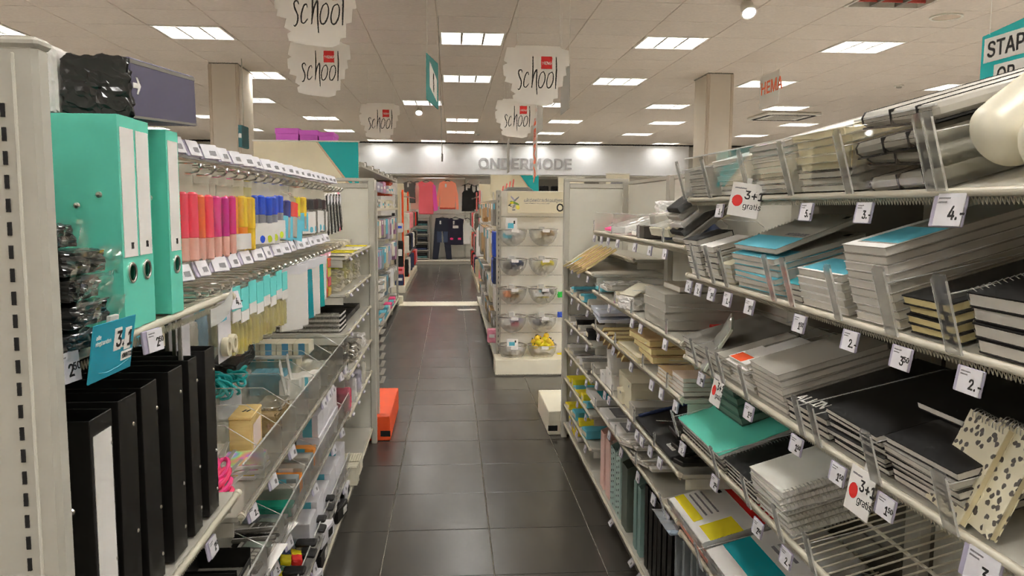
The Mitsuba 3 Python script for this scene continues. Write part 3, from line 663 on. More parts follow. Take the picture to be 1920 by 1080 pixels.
# clear dividers and lips
for i, lst in enumerate([(1290, 1338, 1411, 1490, 1601, 1757, 1775), (1320, 1349, 1375, 1466, 1502, 1592, 1696, 1818), (1322, 1354, 1374, 1421, 1533, 1565, 1681, 1834), (1288, 1369, 1433, 1500, 1567, 1700), (1268, 1343, 1427, 1520)]):
    for k, px in enumerate(lst):
        big = (i == 1 and px > 1690) or (i == 2 and px > 1600)
        divider(1, S(i, px, -0.004, 0.002), "clear plastic divider, %s from the far end of the right unit's %s shelf" % (nth(k), WORDS5[i]), h=(0.115 if i == 0 else 0.105 if i == 1 else 0.085) * (1.1 if big else 1), w=0.034 if big else 0.024, fin=0.33)
for i, (p0, p1, h) in enumerate(((1288, 1600, 0.112), (1604, 1755, 0.118))):
    y0, y1 = Yx(p1), Yx(p0); M = shelf_frame(1, RS[0], 0, RF - 0.016, 0)
    t = thing("shelf_lip", "clear acrylic lip along the top notebook shelf, %s part" % ("far" if i == 0 else "near"), "shelf lip")
    part(t, "pane", box(0.0016, y1 - y0, h), "acrylic", M @ tr(0, y0, 0.004)); part(t, "rim", box(0.003, y1 - y0, 0.003), "acrylic_rim", M @ tr(-0.0007, y0, h + 0.003))
def promo(M, label):
    t = thing("promotion_card", label, "promotion card")
    part(t, "card", box(0.078, 0.078, 0.0015), "paper_white", M); c = t + "__card"
    part(c, "red_dot", cyl(0.0135, 0.0006, 24), "red", M @ tr(0.02, 0.036, 0.0015)); part(c, "numerals", text("3+1", 0.019, 0.0005), "ink", M @ tr(0.035, 0.042, 0.0015)); part(c, "lettering", text("gratis", 0.013, 0.0005, False), "ink", M @ tr(0.036, 0.020, 0.0015)); part(c, "small_print", box(0.03, 0.003, 0.0005), "ink_grey", M @ tr(0.008, 0.064, 0.0015))
    part(t, "clip", box(0.012, 0.02, 0.004, 0.001), "acrylic_rim", M @ tr(0.033, 0.07, -0.005))
promo(TO_LEFT(RF - 0.065, 1.82, 1.445) @ rot("y", 40) @ rot("z", -8) @ rot("x", -6), "white card with a red dot reading 3+1 gratis, hanging under the top shelf")
promo(TO_LEFT(RF - 0.022, 1.295, 0.938) @ rot("x", -10) , "white card with a red dot reading 3+1 gratis, low on the third shelf rail")
promo(TO_LEFT(RF - 0.022, 2.03, 0.942) @ rot("x", -12) , "white card reading 3+1 gratis, at the far end of the third shelf rail")
t = thing("memo_sheet", "clear wrapped memo sheet leaning below the second notebook shelf", "memo pad")
M = TO_LEFT(RF + 0.02, 2.18, 1.03) @ rot("y", -14) @ rot("x", -28) @ rot("z", -14)
part(t, "sheet", box(0.10, 0.145, 0.006), col(200, 204, 188), M); part(t, "logo", box(0.008, 0.008, 0.0006), "ink", M @ tr(0.02, 0.05, 0.006)); part(t, "wrapper", crumple(0.115, 0.16, 0.006, 3), "wrap", M @ tr(-0.006, -0.006, 0.012))

# ================================================================== right, middle unit: pads, envelopes, files
def G(z, px, x=0.006, dz=0.002): return tr(RF + x, Yx(px), z + dz)
def at2(z, p0, p1, x=0.006): return G(z, p1, x), Yx(p0) - Yx(p1)
def wrapped(name, M, a, b, c, m, label, cat, amp=0.004, seed=1, wrap=True, group=None):
    t = thing(name, label, cat, group); part(t, "body", box(a, b, c, min(a, b, c) * 0.12), m, M)
    if wrap:
        part(t, "wrapper", crumple(a + 0.02, b + 0.02, amp, seed), "wrap", M @ tr(-0.01, -0.01, c + amp + 0.001))
    return t
z = RM[0]
t = solo("card_sheet", box(0.24, 0.16, 0.012, 0.001), "pink", G(z, 1128, 0.02) @ tr(0, -0.12, 0.005) @ rot("y", -16), "pink card pack at the far end of the middle unit's top shelf", "card pack")
wrapped("paper_pad", G(z, 1158, 0.01) @ tr(0, -0.10, 0.004) @ rot("z", 12) @ rot("y", -14), 0.20, 0.14, 0.03, "paper_white", "white paper pad leaning beside the pink card pack", "paper pad", seed=4)
wrapped("paper_pad", G(z, 1180, 0.03) @ tr(0, -0.05, 0.002), 0.24, 0.16, 0.018, "paper_white", "white paper pad under the silver wrapped box", "paper pad", seed=5)
t = thing("gift_box", "silver grey wrapped box tilted on the middle unit's top shelf", "box")
M = G(z, 1213, 0.012) @ tr(0, -0.06, 0.05) @ rot("z", -9) @ rot("y", -9)
part(t, "body", box(0.20, 0.20, 0.036, 0.003), "grey_light", M); part(t, "label", box(0.05, 0.07, 0.0008), "paper_white", M @ tr(0.03, 0.11, 0.036)); part(t, "wrapper", crumple(0.22, 0.22, 0.004, 8), "wrap", M @ tr(-0.01, -0.01, 0.042))
solo("cardboard_box", box(0.18, 0.12, 0.046, 0.002), col(64, 58, 52), G(z, 1201, 0.008), "open dark brown box below the silver wrapped box", "box")
solo("card_wallet", box(0.20, 0.13, 0.012, 0.002), "navy", G(z, 1238, 0.01) @ tr(0, -0.02, 0.004) @ rot("x", 14) @ rot("y", -6), "dark navy card wallet leaning by the brown box", "wallet")
for k in range(6): solo("tissue_pack", rough_box(0.14, 0.09, 0.05, 0.008, 20 + k), "paper_white", tr(0.86 + 0.05 * (k % 3), 2.95 + 0.09 * k, z + 0.045 + 0.05 * (k % 2)), "crumpled white paper pack at the back of the top shelf, %s from the near end" % nth(k), "paper pack")
for k, (px, w, l, a) in enumerate(((1256, 0.22, 0.24, -20), (1274, 0.25, 0.15, -33))):
    M = G(z, px, 0.002) @ tr(0, 0.02, 0.016 + 0.02 * k) @ rot("z", -6 * k) @ rot("y", a)
    t = thing("envelope_pack", "%s pack of white envelopes on the middle unit's top shelf" % ["square thick", "plastic wrapped"][k], "envelope pack")
    part(t, "envelopes", box(w, l, 0.03, 0.002), "cream_white", M); part(t, "paper_band", box(0.05, l + 0.002, 0.001), "ink_grey" if k else "paper_white", M @ tr(0.06, -0.001, 0.03)); part(t, "wrapper", crumple(w, l, 0.004, k + 11), "wrap", M @ tr(-0.004, 0, 0.037))
for k in range(5):
    t = thing("shrink_wrapped_pad", "wrapped pad sloping up to the back of the middle unit, %s" % top_down(4 - k), "pad")
    M = tr(RF + 0.004, 2.36 + 0.012 * (k % 2), RM[0] + 0.006) @ rot("y", -37) @ tr(0.01 * k, 0, 0.022 * k); part(t, "pad", box(0.24, 0.13, 0.018, 0.003), ["grey_light", "black_matt", "paper_white"][k % 3], M); part(t, "film_edge", crumple(0.24, 0.02, 0.004, 30 + k), "wrap", M @ frame((0, -0.004, 0), (1, 0, 0), (0, 0, 1)))
t = thing("document_case", "dark navy document case with a pale edge leaning against the top shelf", "document case")
M = frame((0.725, 3.005, RM[0] + 0.016), (0.22, 0.12, 0.165), (0.05, -1.0, 0.02))
part(t, "body", box(0.43, 0.26, 0.02, 0.005), "navy", M); part(t, "pale_edge", box(0.43, 0.010, 0.024, 0.003), "grey_light", M @ tr(0, -0.008, -0.002))
# second shelf
z = RM[1]
M, L = at2(z, 1206, 1246); stack(M, 0.30, L, 0.030, 4, ["grey_light"], "thick silver grey album on the middle unit's second shelf", pages="grey_light", name="photo_album", cat="album", ct=0.003, jit=0.004)
stack(M @ tr(0.05, 0.02, 0.125), 0.24, 0.2, 0.022, 1, [col(150, 140, 122)], "brown grey album slewed on the silver albums", name="photo_album", cat="album", ct=0.003)
solo("red_booklet", box(0.16, 0.2, 0.02, 0.002), "red", G(z, 1262, 0.16), "red booklet at the back beside the silver albums", "booklet")
t = thing("paper_bag", "white folded paper bag on the middle unit's second shelf", "paper bag")
M = G(z, 1184, 0.004) @ rot("z", 20); part(t, "bag", rough_box(0.13, 0.12, 0.055, 0.008, 31), "paper_white", M); part(t, "folded_flap", box(0.10, 0.11, 0.003), "cream_white", M @ tr(0.01, 0, 0.058) @ rot("y", -25))
for k in range(3): solo("memo_block", box(0.14, 0.10, 0.014, 0.002), ["beige_pad", "paper_white", "beige_pad"][k], G(z, 1160, 0.01 + 0.004 * k) @ tr(0, 0, 0.016 * k) @ rot("z", 4 * k), "small cream memo block left of the white bag, %s" % top_down(2 - k), "memo block")
for k in range(3): wrapped("clear_bag", G(z, 1124 + 10 * k, 0.01) @ tr(0, 0, 0.004 + 0.018 * k), 0.15, 0.16, 0.016, ["sky_teal", "paper_white", "grey_light"][k], "clear bag of small cards at the far end of the second shelf, %s" % top_down(2 - k), "clear bag", 0.009, 40 + k)
# third shelf: kraft envelopes and pads
z = RM[2]
for k in range(9):
    lean = -24 if k < 6 else -6
    M = (G(z, 1132 + 9.5 * k, 0.004) @ tr(0, 0, 0.006) @ rot("x", -28)) if k < 6 else G(z, 1222 - 3 * (k - 6), 0.004) @ tr(0, -0.02, 0.028 + 0.026 * (k - 6)) @ rot("z", 3 * (k - 7))
    notebook(M, 0.26, 0.155 if k < 6 else 0.27, 0.017 if k < 6 else 0.024, "kraft", "kraft brown notebook %s on the middle unit's third shelf, %s" % ("leaning over" if k < 6 else "lying flat", (nth(k) + " from far end") if k < 6 else top_down(8 - k)), pages="page_cream", ct=0.002, name="kraft_notebook")
for k in range(2): solo("white_pad", box(0.20, 0.16, 0.016, 0.001), col(206, 210, 220), G(z, 1126, -0.004) @ tr(0, 0, 0.03 + 0.03 * k) @ rot("x", 8) @ rot("z", 5 * k), "bluish white pad left of the kraft notebooks, %s" % ["lower", "upper"][k], "pad")
M, L = at2(z, 1166, 1206, -0.012); stack(M @ tr(0, 0, 0.0), 0.30, L, 0.011, 2, ["beige_pad"], "wide pale beige drawing pad on the third shelf rail", pages="paper_cream", name="drawing_pad", cat="drawing pad", jit=0.004)
M, L = at2(z, 1234, 1262); stack(M, 0.28, L, 0.012, 3, ["kraft", "beige_pad"], "tan card folder right of the beige pads", name="card_folder", cat="folder")
M, L = at2(z, 1262, 1284); stack(M, 0.28, L, 0.014, 4, ["grey_light", col(190, 170, 150)], "grey and tan card folder at the near end of third shelf", name="card_folder", cat="folder")
# fourth shelf: boxes, a black sample folder
z = RM[3]
for k, (px, x, l, h, w, m) in enumerate(((1120, 0.0, 0.14, 0.035, 0.1, "grey_light"), (1136, 0.0, 0.10, 0.05, 0.12, "paper_white"), (1147, 0.006, 0.12, 0.085, 0.14, "paper_white"), (1163, 0.03, 0.12, 0.11, 0.2, "beige_pad"), (1170, 0.0, 0.09, 0.055, 0.1, "beige_pad"), (1182, 0.012, 0.16, 0.115, 0.26, "beige_pad"), (1196, 0.0, 0.10, 0.05, 0.2, "grey_light"))):
    t = thing("card_box", "pale card box on the middle unit's fourth shelf, %s from the far end" % nth(k), "box")
    M = G(z, px, x); part(t, "carton", box(w, l, h, 0.002), m, M); part(t, "lid", box(w + 0.003, l + 0.003, h * 0.3, 0.002), m, M @ tr(-0.0015, -0.0015, h * 0.72)); part(t, "dark_mark", box(0.001, 0.012, 0.008), "ink_grey", M @ tr(-0.0022, l * 0.2, h * 0.8))
for k in range(7): solo("card_sheet", box(0.12, 0.003, 0.09), "paper_white", G(z, 1140 + 1.5 * k, 0.005) @ tr(0, 0, 0.087) @ rot("x", -14 + 5 * k), "white card standing in the row on the fourth shelf, %s from the far end" % nth(k), "card")
t = thing("presentation_folder", "large black presentation folder lying on the fourth shelf with a barcode label", "folder")
M = G(z, 1268, 0.0) @ tr(0, 0.0, 0.004) @ rot("y", -13); part(t, "cover", box(0.34, 0.50, 0.014, 0.003), "black_matt", M); part(t, "barcode_label", box(0.05, 0.075, 0.0008), "paper_white", M @ tr(0.02, 0.05, 0.014)); part(t, "clip", box(0.30, 0.012, 0.012, 0.003), "navy", M @ tr(0.01, 0.475, 0.014))
for k in range(3): part(t, "barcode", box(0.04, 0.004, 0.0004), "ink_grey", M @ tr(0.025, 0.065 + 0.02 * k, 0.0148))
for k in range(3): solo("black_tray", box(0.26, 0.10, 0.016, 0.003), "black_cover", G(z, 1284, -0.01) @ tr(0, -0.06 + 0.03 * k, 0.035 + 0.034 * k) @ rot("x", -10 + 6 * k), "black flat file tray at the near end of the fourth shelf, %s" % top_down(2 - k), "file tray")
# fifth shelf: packs and sheets
z = RM[4]
for k, (px, l, m, h) in enumerate(((1122, 0.28, "teal", 0.03), (1146, 0.20, "ink_grey", 0.022), (1166, 0.18, "ink_grey", 0.018))):
    M = G(z, px, -0.004); paper_pack(M, 0.29, l, h, "white pack with %s label on the fifth shelf, %s from far end" % ("teal" if m == "teal" else "dark grey", nth(k)), [(m, 0.14, 0.6, 0.04, 0.92)], film=False)
for k in range(9):
    M = G(z, 1172 + 7.2 * k, -0.004 + 0.003 * (k % 3)) @ tr(0, 0, 0.006 + 0.009 * k * (0.4 if k > 4 else 1)) @ rot("x", -12 + (k % 3) * 2) @ rot("z", (k % 4 - 1.5) * 2)
    notebook(M, 0.29, 0.20, 0.011, ["paper_white", "grey_light"][k % 2], "white ring pad strewn on the fifth shelf, %s from the far end" % nth(k), coil_at="near" if k % 2 else None, name="ring_pad", cat="pad")
# standing files on the base
def magazine_file(x, y, l, h, d, m, label, lean=0, dotted=False):
    t = thing("magazine_file", label, "file box"); M = tr(x, y, 0.1085) @ rot("x", lean)
    w = 0.0025
    side = ((0, 0), (d, 0), (d, h), (d * 0.35, h), (0, h * 0.86))
    for q in (0, l - w): part(t, "side", prism(side, w), m, M @ frame((0, q + w, 0), (1, 0, 0), (0, 0, 1)))
    part(t, "front", box(w, l, h * 0.86, 0.0008), m, M); part(t, "back", box(w, l, h, 0.0008), m, M @ tr(d - w, 0, 0)); part(t, "floor", box(d, l, w), m, M)
    if dotted:
        for r in range(11):
            for c in range(2): part(t, "dot", cyl(0.0055, 0.0008, 10), "ink", M @ tr(-0.0004, l * (0.28 + 0.44 * c), 0.02 + 0.026 * r + 0.012 * c) @ rot("y", -90))
for k, (y, l, m, lab, d) in enumerate(((3.62, 0.085, (222, 184, 172), "pale pink file box, far one of the pair", 0), (3.49, 0.085, (222, 184, 172), "pale pink file box, near one of the pair", 0), (3.37, 0.09, (166, 186, 178), "grey green file box with black dots, far one", 1), (3.26, 0.085, (166, 186, 178), "grey green file box with black dots, near one", 1), (3.12, 0.10, (84, 92, 82), "dark olive file box beside the dotted ones", 0), (2.955, 0.045, (120, 146, 140), "slim teal grey file box, far one", 0), (2.885, 0.045, (120, 146, 140), "slim teal grey file box, near one", 0))):
    magazine_file(RF + 0.012, y, l, 0.315, 0.26, col(*m), lab, 0, d)
for k in range(6): 
    y = 2.78 - 0.062 * k
    t = thing("ring_file", "narrow black file standing on the bottom shelf, %s from the teal grey ones" % nth(k), "ring file")
    M = tr(RF + 0.014, y, 0.1085) @ rot("x", 1.5 * (k % 3 - 1)); part(t, "spine", box(0.004, 0.046, 0.315, 0.0018), "black_cover", M); part(t, "cover", box(0.27, 0.003, 0.315), "black_cover", M @ tr(0.004, 0.0, 0)); part(t, "cover", box(0.27, 0.003, 0.315), "black_cover", M @ tr(0.004, 0.043, 0)); part(t, "sheets", box(0.24, 0.034, 0.29), "grey_cover", M @ tr(0.01, 0.005, 0.006))
for k in range(7): solo("plastic_folder", box(0.26, 0.016, 0.31, 0.003), "translucent_grey", tr(RF + 0.012, 2.40 - 0.075 * k, 0.1085) @ rot("x", 2 * (k % 3 - 1)), "translucent grey plastic folder standing on the bottom shelf, %s from the black files" % nth(k), "folder")
t = thing("plastic_bag_pack", "blue grey pack in creased film lying over the standing folders", "plastic pack")
M = tr(RF - 0.03, 2.345, 0.428); part(t, "pack", box(0.28, 0.17, 0.014, 0.005), col(150, 164, 178), M); part(t, "film", crumple(0.30, 0.18, 0.007, 21), "wrap", M @ tr(-0.012, 0.0, 0.022))
# clear dividers
for i, lst in enumerate(((1116, 1150, 1200, 1247), (1128, 1158, 1190, 1258), (1122, 1160, 1214, 1262), (1118, 1156, 1200, 1240), (1124, 1164, 1205))):
    for k, px in enumerate(lst): divider(1, G(RM[i], px, 0.0), "clear plastic divider, %s from the far end of the middle unit's %s shelf" % (nth(k), WORDS5[i]), h=0.05, w=0.02, fin=0.34, finh=0.09)
# ------------------------------------------------------------------ right, far unit: kraft books, sachets, yellow packs
z = RFAR[0]
for k in range(5):
    M = tr(RF - 0.005, 4.60 - 0.13 * k, z + 0.004) @ rot("z", 12) @ rot("x", -14) @ rot("y", -30)
    notebook(M, 0.21, 0.14, 0.014, ["beige_pad", "kraft"][k > 0], "%s book leaning up on the far unit's first shelf, %s from the far end" % (["cream", "kraft brown"][k > 0], nth(k)), pages="page_cream", band=[("sky_teal", 0.18, 0.42, 0.25, 0.95), ("paper_white", 0.0, 0.16, 0.25, 0.95)] if k == 1 else None, ct=0.002, name="kraft_book", cat="book")
for s_, (z, mm) in enumerate(((RFAR[1], ("paper_white", "sky_teal", "grey_light")), (RFAR[2], ("grey_light", "paper_white", "black_matt")), (RFAR[3], ("paper_white", "grey_light", "grey_cover")), (RFAR[4], ("yellow", "yellow", "sky_teal")), (RFAR[5], ("yellow", "paper_white", "sky_teal")))):
    for k in range(6):
        h = 0.022 + 0.012 * ((k * 5 + s_) % 3)
        M = tr(RF + 0.004, 4.68 - 0.125 * k, z + 0.003) @ rot("z", ((k * 7 + s_) % 5 - 2) * 3) @ rot("x", -((k + s_) % 3) * 5)
        t = thing("sachet", "%s small pack on the far right unit's %s shelf, %s from the far end" % ({"yellow": "yellow", "sky_teal": "pale blue", "black_matt": "black", "paper_white": "white", "grey_light": "grey", "grey_cover": "dark grey"}[mm[k % 3]], nth(s_ + 1), nth(k)), "small pack")
        part(t, "carton", box(0.16, 0.10, h, 0.002), mm[k % 3], M); part(t, "side_print", box(0.001, 0.08, h * 0.5), "beige_pad", M @ tr(-0.0012, 0.01, h * 0.2))
        if k % 2 == 0 and s_ < 3: part(t, "wrapper", crumple(0.17, 0.11, 0.006, 60 + k + s_), "wrap", M @ tr(-0.005, -0.005, h + 0.008))
for k in range(6):
    solo("yellow_pack", box(0.18, 0.11, 0.03, 0.002), "yellow" if k % 2 else "paper_white", tr(RF + 0.01, 4.62 - 0.12 * (k % 3), 0.111 + 0.034 * (k // 3)), "%s flat pack on the far right unit's bottom shelf, %s" % (["white", "yellow"][k % 2], nth(k)), "small pack")

# ================================================================== left, near unit: lever arch files
def Yl(px, X=-0.492): return X / math.tan(math.atan((px - 960) / FOCAL) + yaw)
def ring_mesh(r0, r1, h): return ((r0, 0), (r1, 0), (r1, h * 0.6), (r1 - 0.0015, h), (r0 + 0.0015, h), (r0, h * 0.6), (r0, 0))
def lever_arch(x, y, z, w, m, label, h=0.318, d=0.285, plate="paper_white", hole=True, lh=(0.36, 0.93), rivets=True, name="lever_arch_file", lean=0.0, lift=0.0):
    """spine faces the aisle (+X) at x; y is its near face"""
    t = thing(name, label, "file")
    M = tr(x, y, z + lift) @ rot("x", lean)
    B = M @ tr(-d, 0, 0); tk = 0.0025
    part(t, "near_cover", box(d, tk, h, 0.001), m, B); part(t, "far_cover", box(d, tk, h, 0.001), m, B @ tr(0, w - tk, 0))
    if hole:
        sq = Polygon([(0, 0), (w, 0), (w, h), (0, h)]).difference(Point(w * 0.5, h * 0.27).buffer(0.0145, 16))
        part(t, "spine", mikit.ply(_prism(sq, tk)), m, frame((x - tk, y, z + lift), (0, 1, 0), (0, 0, 1)) @ rot("y", 0))
        part(t, "finger_ring", lathe(ring_mesh(0.0118, 0.0165, 0.003), 24), "chrome", frame((x, y + w * 0.5, z + lift + h * 0.27), (0, 1, 0), (0, 0, 1)))
    else: part(t, "spine", box(tk, w, h, 0.001), m, M @ tr(-tk, 0, 0))
    part(t, "pages", box(d * 0.7, w - 0.012, h * 0.9), "black_matt", B @ tr(d * 0.1, 0.006, 0.004))
    if plate:
        q = part(t, "spine_label", box(0.001, w * 0.80, h * (lh[1] - lh[0])), plate, M @ tr(0.0003, w * 0.10, h * lh[0]))
        part(q, "print", box(0.0006, w * 0.14, w * 0.16), "ink", M @ tr(0.0012, w * 0.5, h * lh[0] + 0.012))
    if rivets:
        for (a, b) in ((0.062, 0.585), (0.030, 0.635), (0.10, 0.14)): part(t, "rivet", lathe(((0, 0.003), (0.0035, 0.0022), (0.005, 0.0), (0.0, 0.0)), 14), "chrome", M @ tr(-a, -0.0001, h * b) @ rot("x", 90))
    return t
lever_arch(-0.487, 1.208, 1.270, 0.062, "turquoise", "turquoise lever arch file nearest the camera with rivets on its cover", h=0.322, lh=(0.345, 0.945))
lever_arch(-0.490, 1.274, 1.270, 0.062, "turquoise", "turquoise lever arch file squeezed against the nearest one", h=0.322, lh=(0.345, 0.945))
lever_arch(-0.487, 1.405, 1.270, 0.060, "turquoise", "turquoise lever arch file standing apart with a gap beside it", h=0.318, lh=(0.345, 0.945))
# black wrapped parcels piled in front of the turquoise files
zz = 1.272
for k in range(5):
    w = 0.105 + 0.02 * ((k * 3) % 2) - 0.018 * (k == 4); hh = 0.033 if k else 0.026
    t = thing("film_wrapped_pack", "black pack wrapped in crinkled clear film below the turquoise cover, %s" % top_down(4 - k), "wrapped pack")
    y0 = 1.00 + 0.01 * (k % 2)
    M = tr(-0.745 - 0.02 * (k == 4), y0, zz) @ rot("z", (k % 3 - 1) * 3)
    part(t, "pack", rough_box(0.27, w, hh, 0.006, 70 + k), "black_gloss", M)
    part(t, "film_end", crumple(w + 0.01, hh + 0.010, 0.010, k + 3), "film", M @ frame((0.278, -0.005, -0.004), (0, 1, 0), (0.25, 0, 1)))
    zz += hh + 0.0015
# black carton on top of the files, foil parcel behind it
t = thing("foil_wrapped_carton", "dark blue carton with black foil side resting on the turquoise files", "carton")
M = frame((-0.497, 1.297, 1.5945), (0.004, 0.302, 0.018), (-1.0, 0.02, 0))
cz = 0.094
part(t, "carton", box(0.300, 0.100, cz, 0.002), col(64, 60, 82, 0.45), M)
part(t, "arrow_print", prism(((0, -0.004), (0.018, -0.004), (0.012, -0.013), (0.018, -0.013), (0.030, 0), (0.018, 0.013), (0.012, 0.013), (0.018, 0.004), (0, 0.004)), 0.0006), "paper_white", M @ frame((0.006, -0.0003, cz * 0.55), (1, 0, 0), (0, 0, 1)) )
part(t, "foil_side", rough_box(0.016, 0.103, cz + 0.002, 0.011, 91), "black_gloss", M @ tr(-0.013, -0.002, -0.001))
part(t, "tape_edge", box(0.300, 0.0012, 0.006), "grey_cover", M @ tr(0, -0.0008, cz - 0.009)); part(t, "tape_edge", box(0.300, 0.0012, 0.004), "grey_cover", M @ tr(0, -0.0008, 0.001))
solo("polystyrene_block", rough_box(0.110, 0.10, 0.108, 0.002, 97), "paper_white", tr(-0.712, 1.28, 1.5945), "white polystyrene block on the turquoise files beside the black foil carton", "packing block")
# black lever arch files on the shelf below
for k, (y, w, m) in enumerate(((1.10, 0.072, 0), (1.205, 0.068, 0), (1.305, 0.068, 0), (1.42, 0.072, 0), (1.535, 0.05, 0), (1.63, 0.066, 0))):
    lever_arch(-0.505 if k else -0.498, y, 0.811, w, "black_cover", "black lever arch file, %s from the camera" % nth(k), h=0.352, plate="paper_white" if k == 0 else None, hole=False, lh=(0.05, 0.93), rivets=True, lean=(0, -1.2, 0.8, -0.8, 0.6, -0.5)[k])
    for q in (0.12, 0.36, 0.86): solo_r = part([x for x in labels if x.startswith("lever_arch_file")][-1], "spine_rivet", lathe(((0, 0.002), (0.0025, 0.0016), (0.0035, 0.0), (0.0, 0.0)), 12), "chrome", tr(-0.505 if k else -0.498, y + w * 0.88, 0.811 + 0.352 * q) @ rot("y", 90))
# file cassettes lower down: open black trays
for k in range(3):
    t = thing("letter_tray", "open black desk tray below the black files, %s from the camera" % nth(k), "desk tray")
    M = tr(-0.80, 1.55 + 0.14 * k, 0.515); W, D, H = 0.29, 0.13, 0.085; q = 0.003
    part(t, "floor", box(W, D, q, 0.001), "grey_light", M @ tr(0, 0, 0.03)); part(t, "side", box(W, q, H, 0.001), "black_cover", M); part(t, "side", box(W, q, H, 0.001), "black_cover", M @ tr(0, D - q, 0)); part(t, "back", box(q, D, H, 0.001), "black_cover", M); part(t, "front", box(q, D, H * 0.7, 0.001), "black_cover", M @ tr(W - q, 0, 0)); part(t, "divider", box(q, D, H * 0.8, 0.001), "black_cover", M @ tr(W * 0.55, 0, 0)); part(t, "label", box(0.001, D * 0.7, H * 0.4), "grey_light", M @ tr(W + 0.0002, D * 0.15, H * 0.15))
add_shelf(ul, -1, 0.508, 0.984, 1.796, LF, 0.38, 0, "panel")
add_shelf(ul, -1, 0.25, 0.984, 1.796, LF, 0.38, 0, "panel")
# promotion board and tags at the shelf edge
t = thing("promotion_board", "teal board reading 3+1 gratis hanging at the edge of the turquoise file shelf", "promotion sign")
M = frame((-0.450, 0.992, 1.238), (-0.004, 0.135, -0.004), (0.010, -0.012, 0.072)) @ np.diag([0.92, 0.80, 1, 1.0]); W, H = 0.150, 0.092
part(t, "board", box(W, H, 0.002), col(24, 128, 148), M); c = "promotion_board__board"
for (s_, x0, y0, w_, h_, tx, th) in (("3", 0.074, 0.040, 0.026, 0.038, 0.079, 0.026), ("+", 0.1015, 0.042, 0.011, 0.013, 0.103, 0.010), ("1", 0.114, 0.036, 0.024, 0.038, 0.121, 0.026), ("GRATIS", 0.106, 0.018, 0.040, 0.016, 0.109, 0.0078)):
    p = part(c, "white_panel", box(w_, h_, 0.0006), "paper_white", M @ tr(x0, y0, 0.002)); part(p, "lettering", text(s_, th, 0.0004), "ink", M @ tr(tx, y0 + (h_ - th) / 2, 0.0027))
for k, s_ in enumerate(("alle", "ringbanden")): part(c, "lettering", text(s_, 0.0072, 0.0005, False), "paper_white", M @ tr(0.010, 0.068 - 0.010 * k, 0.002))
part(c, "wave_print", tube(((0.03, 0.012, 0.002), (0.06, 0.008, 0.002), (0.10, 0.010, 0.002), (0.14, 0.016, 0.002)), 0.0006, 4), "sky_teal", M)
part(t, "clip", box(0.03, 0.012, 0.006, 0.001), "acrylic_rim", M @ tr(0.06, H - 0.004, -0.006))
# a bent clear strip hanging off the shelf end
t = thing("scanner_strip", "bent clear plastic strip catching light at the end of the turquoise file shelf", "plastic strip")
pts = [(-0.48 + 0.012 * math.sin(q * 2), 1.60 + 0.12 * q, 1.235 + 0.035 * q * q) for q in np.linspace(0, 1, 7)]
v = np.array([[p[0], p[1], p[2] + s_ * 0.018] for p in pts for s_ in (-1, 1)])
F = [f for i in range(6) for f in ([2 * i, 2 * i + 2, 2 * i + 3], [2 * i, 2 * i + 3, 2 * i + 1])]
m_ = trimesh.Trimesh(v, F, process=False); m2 = m_.copy(); m2.vertices[:, 0] -= 0.001; m2.invert()
part(t, "strip", mikit.ply(trimesh.util.concatenate([m_, m2]), None, True), "acrylic_rim", I4)

# ================================================================== left, middle unit: pens on hooks
def hook(y, z, L=0.38, name="display_hook", label="", group=None, tag_=False, x0=None):
    t = thing(name, label, "display hook", group); x0 = LB + 0.025 if x0 is None else x0
    part(t, "wire", tube(((x0, y, z), (x0 + L - 0.02, y, z), (x0 + L - 0.006, y, z + 0.004), (x0 + L, y, z + 0.013)), 0.0023, 7), "chrome")
    part(t, "tip", lathe(((0, -0.006), (0.004, -0.0045), (0.006, 0.0), (0.004, 0.0045), (0, 0.006)), 10), "chrome", tr(x0 + L, y, z + 0.014))
    part(t, "back_plate", box(0.004, 0.03, 0.04, 0.001), "steel_grey", tr(x0 - 0.004, y - 0.015, z - 0.02))
    part(t, "upper_wire", tube(((x0, y + 0.008, z + 0.02), (x0 + L - 0.01, y + 0.008, z + 0.02)), 0.0018, 6), "chrome")
    return t
HZ1, HZ2 = 1.522, 1.272
hy1 = [1.60 + 0.092 * i for i in range(23)]
hy2 = [1.56 + 0.080 * i for i in range(26)]
for i, y in enumerate(hy1): hook(y, HZ1, 0.385, label="chrome display hook above the pens, %s from the camera" % nth(i))
for i, y in enumerate(hy2): hook(y, HZ2, 0.385, label="chrome display hook of the lower row, %s from the camera" % nth(i))
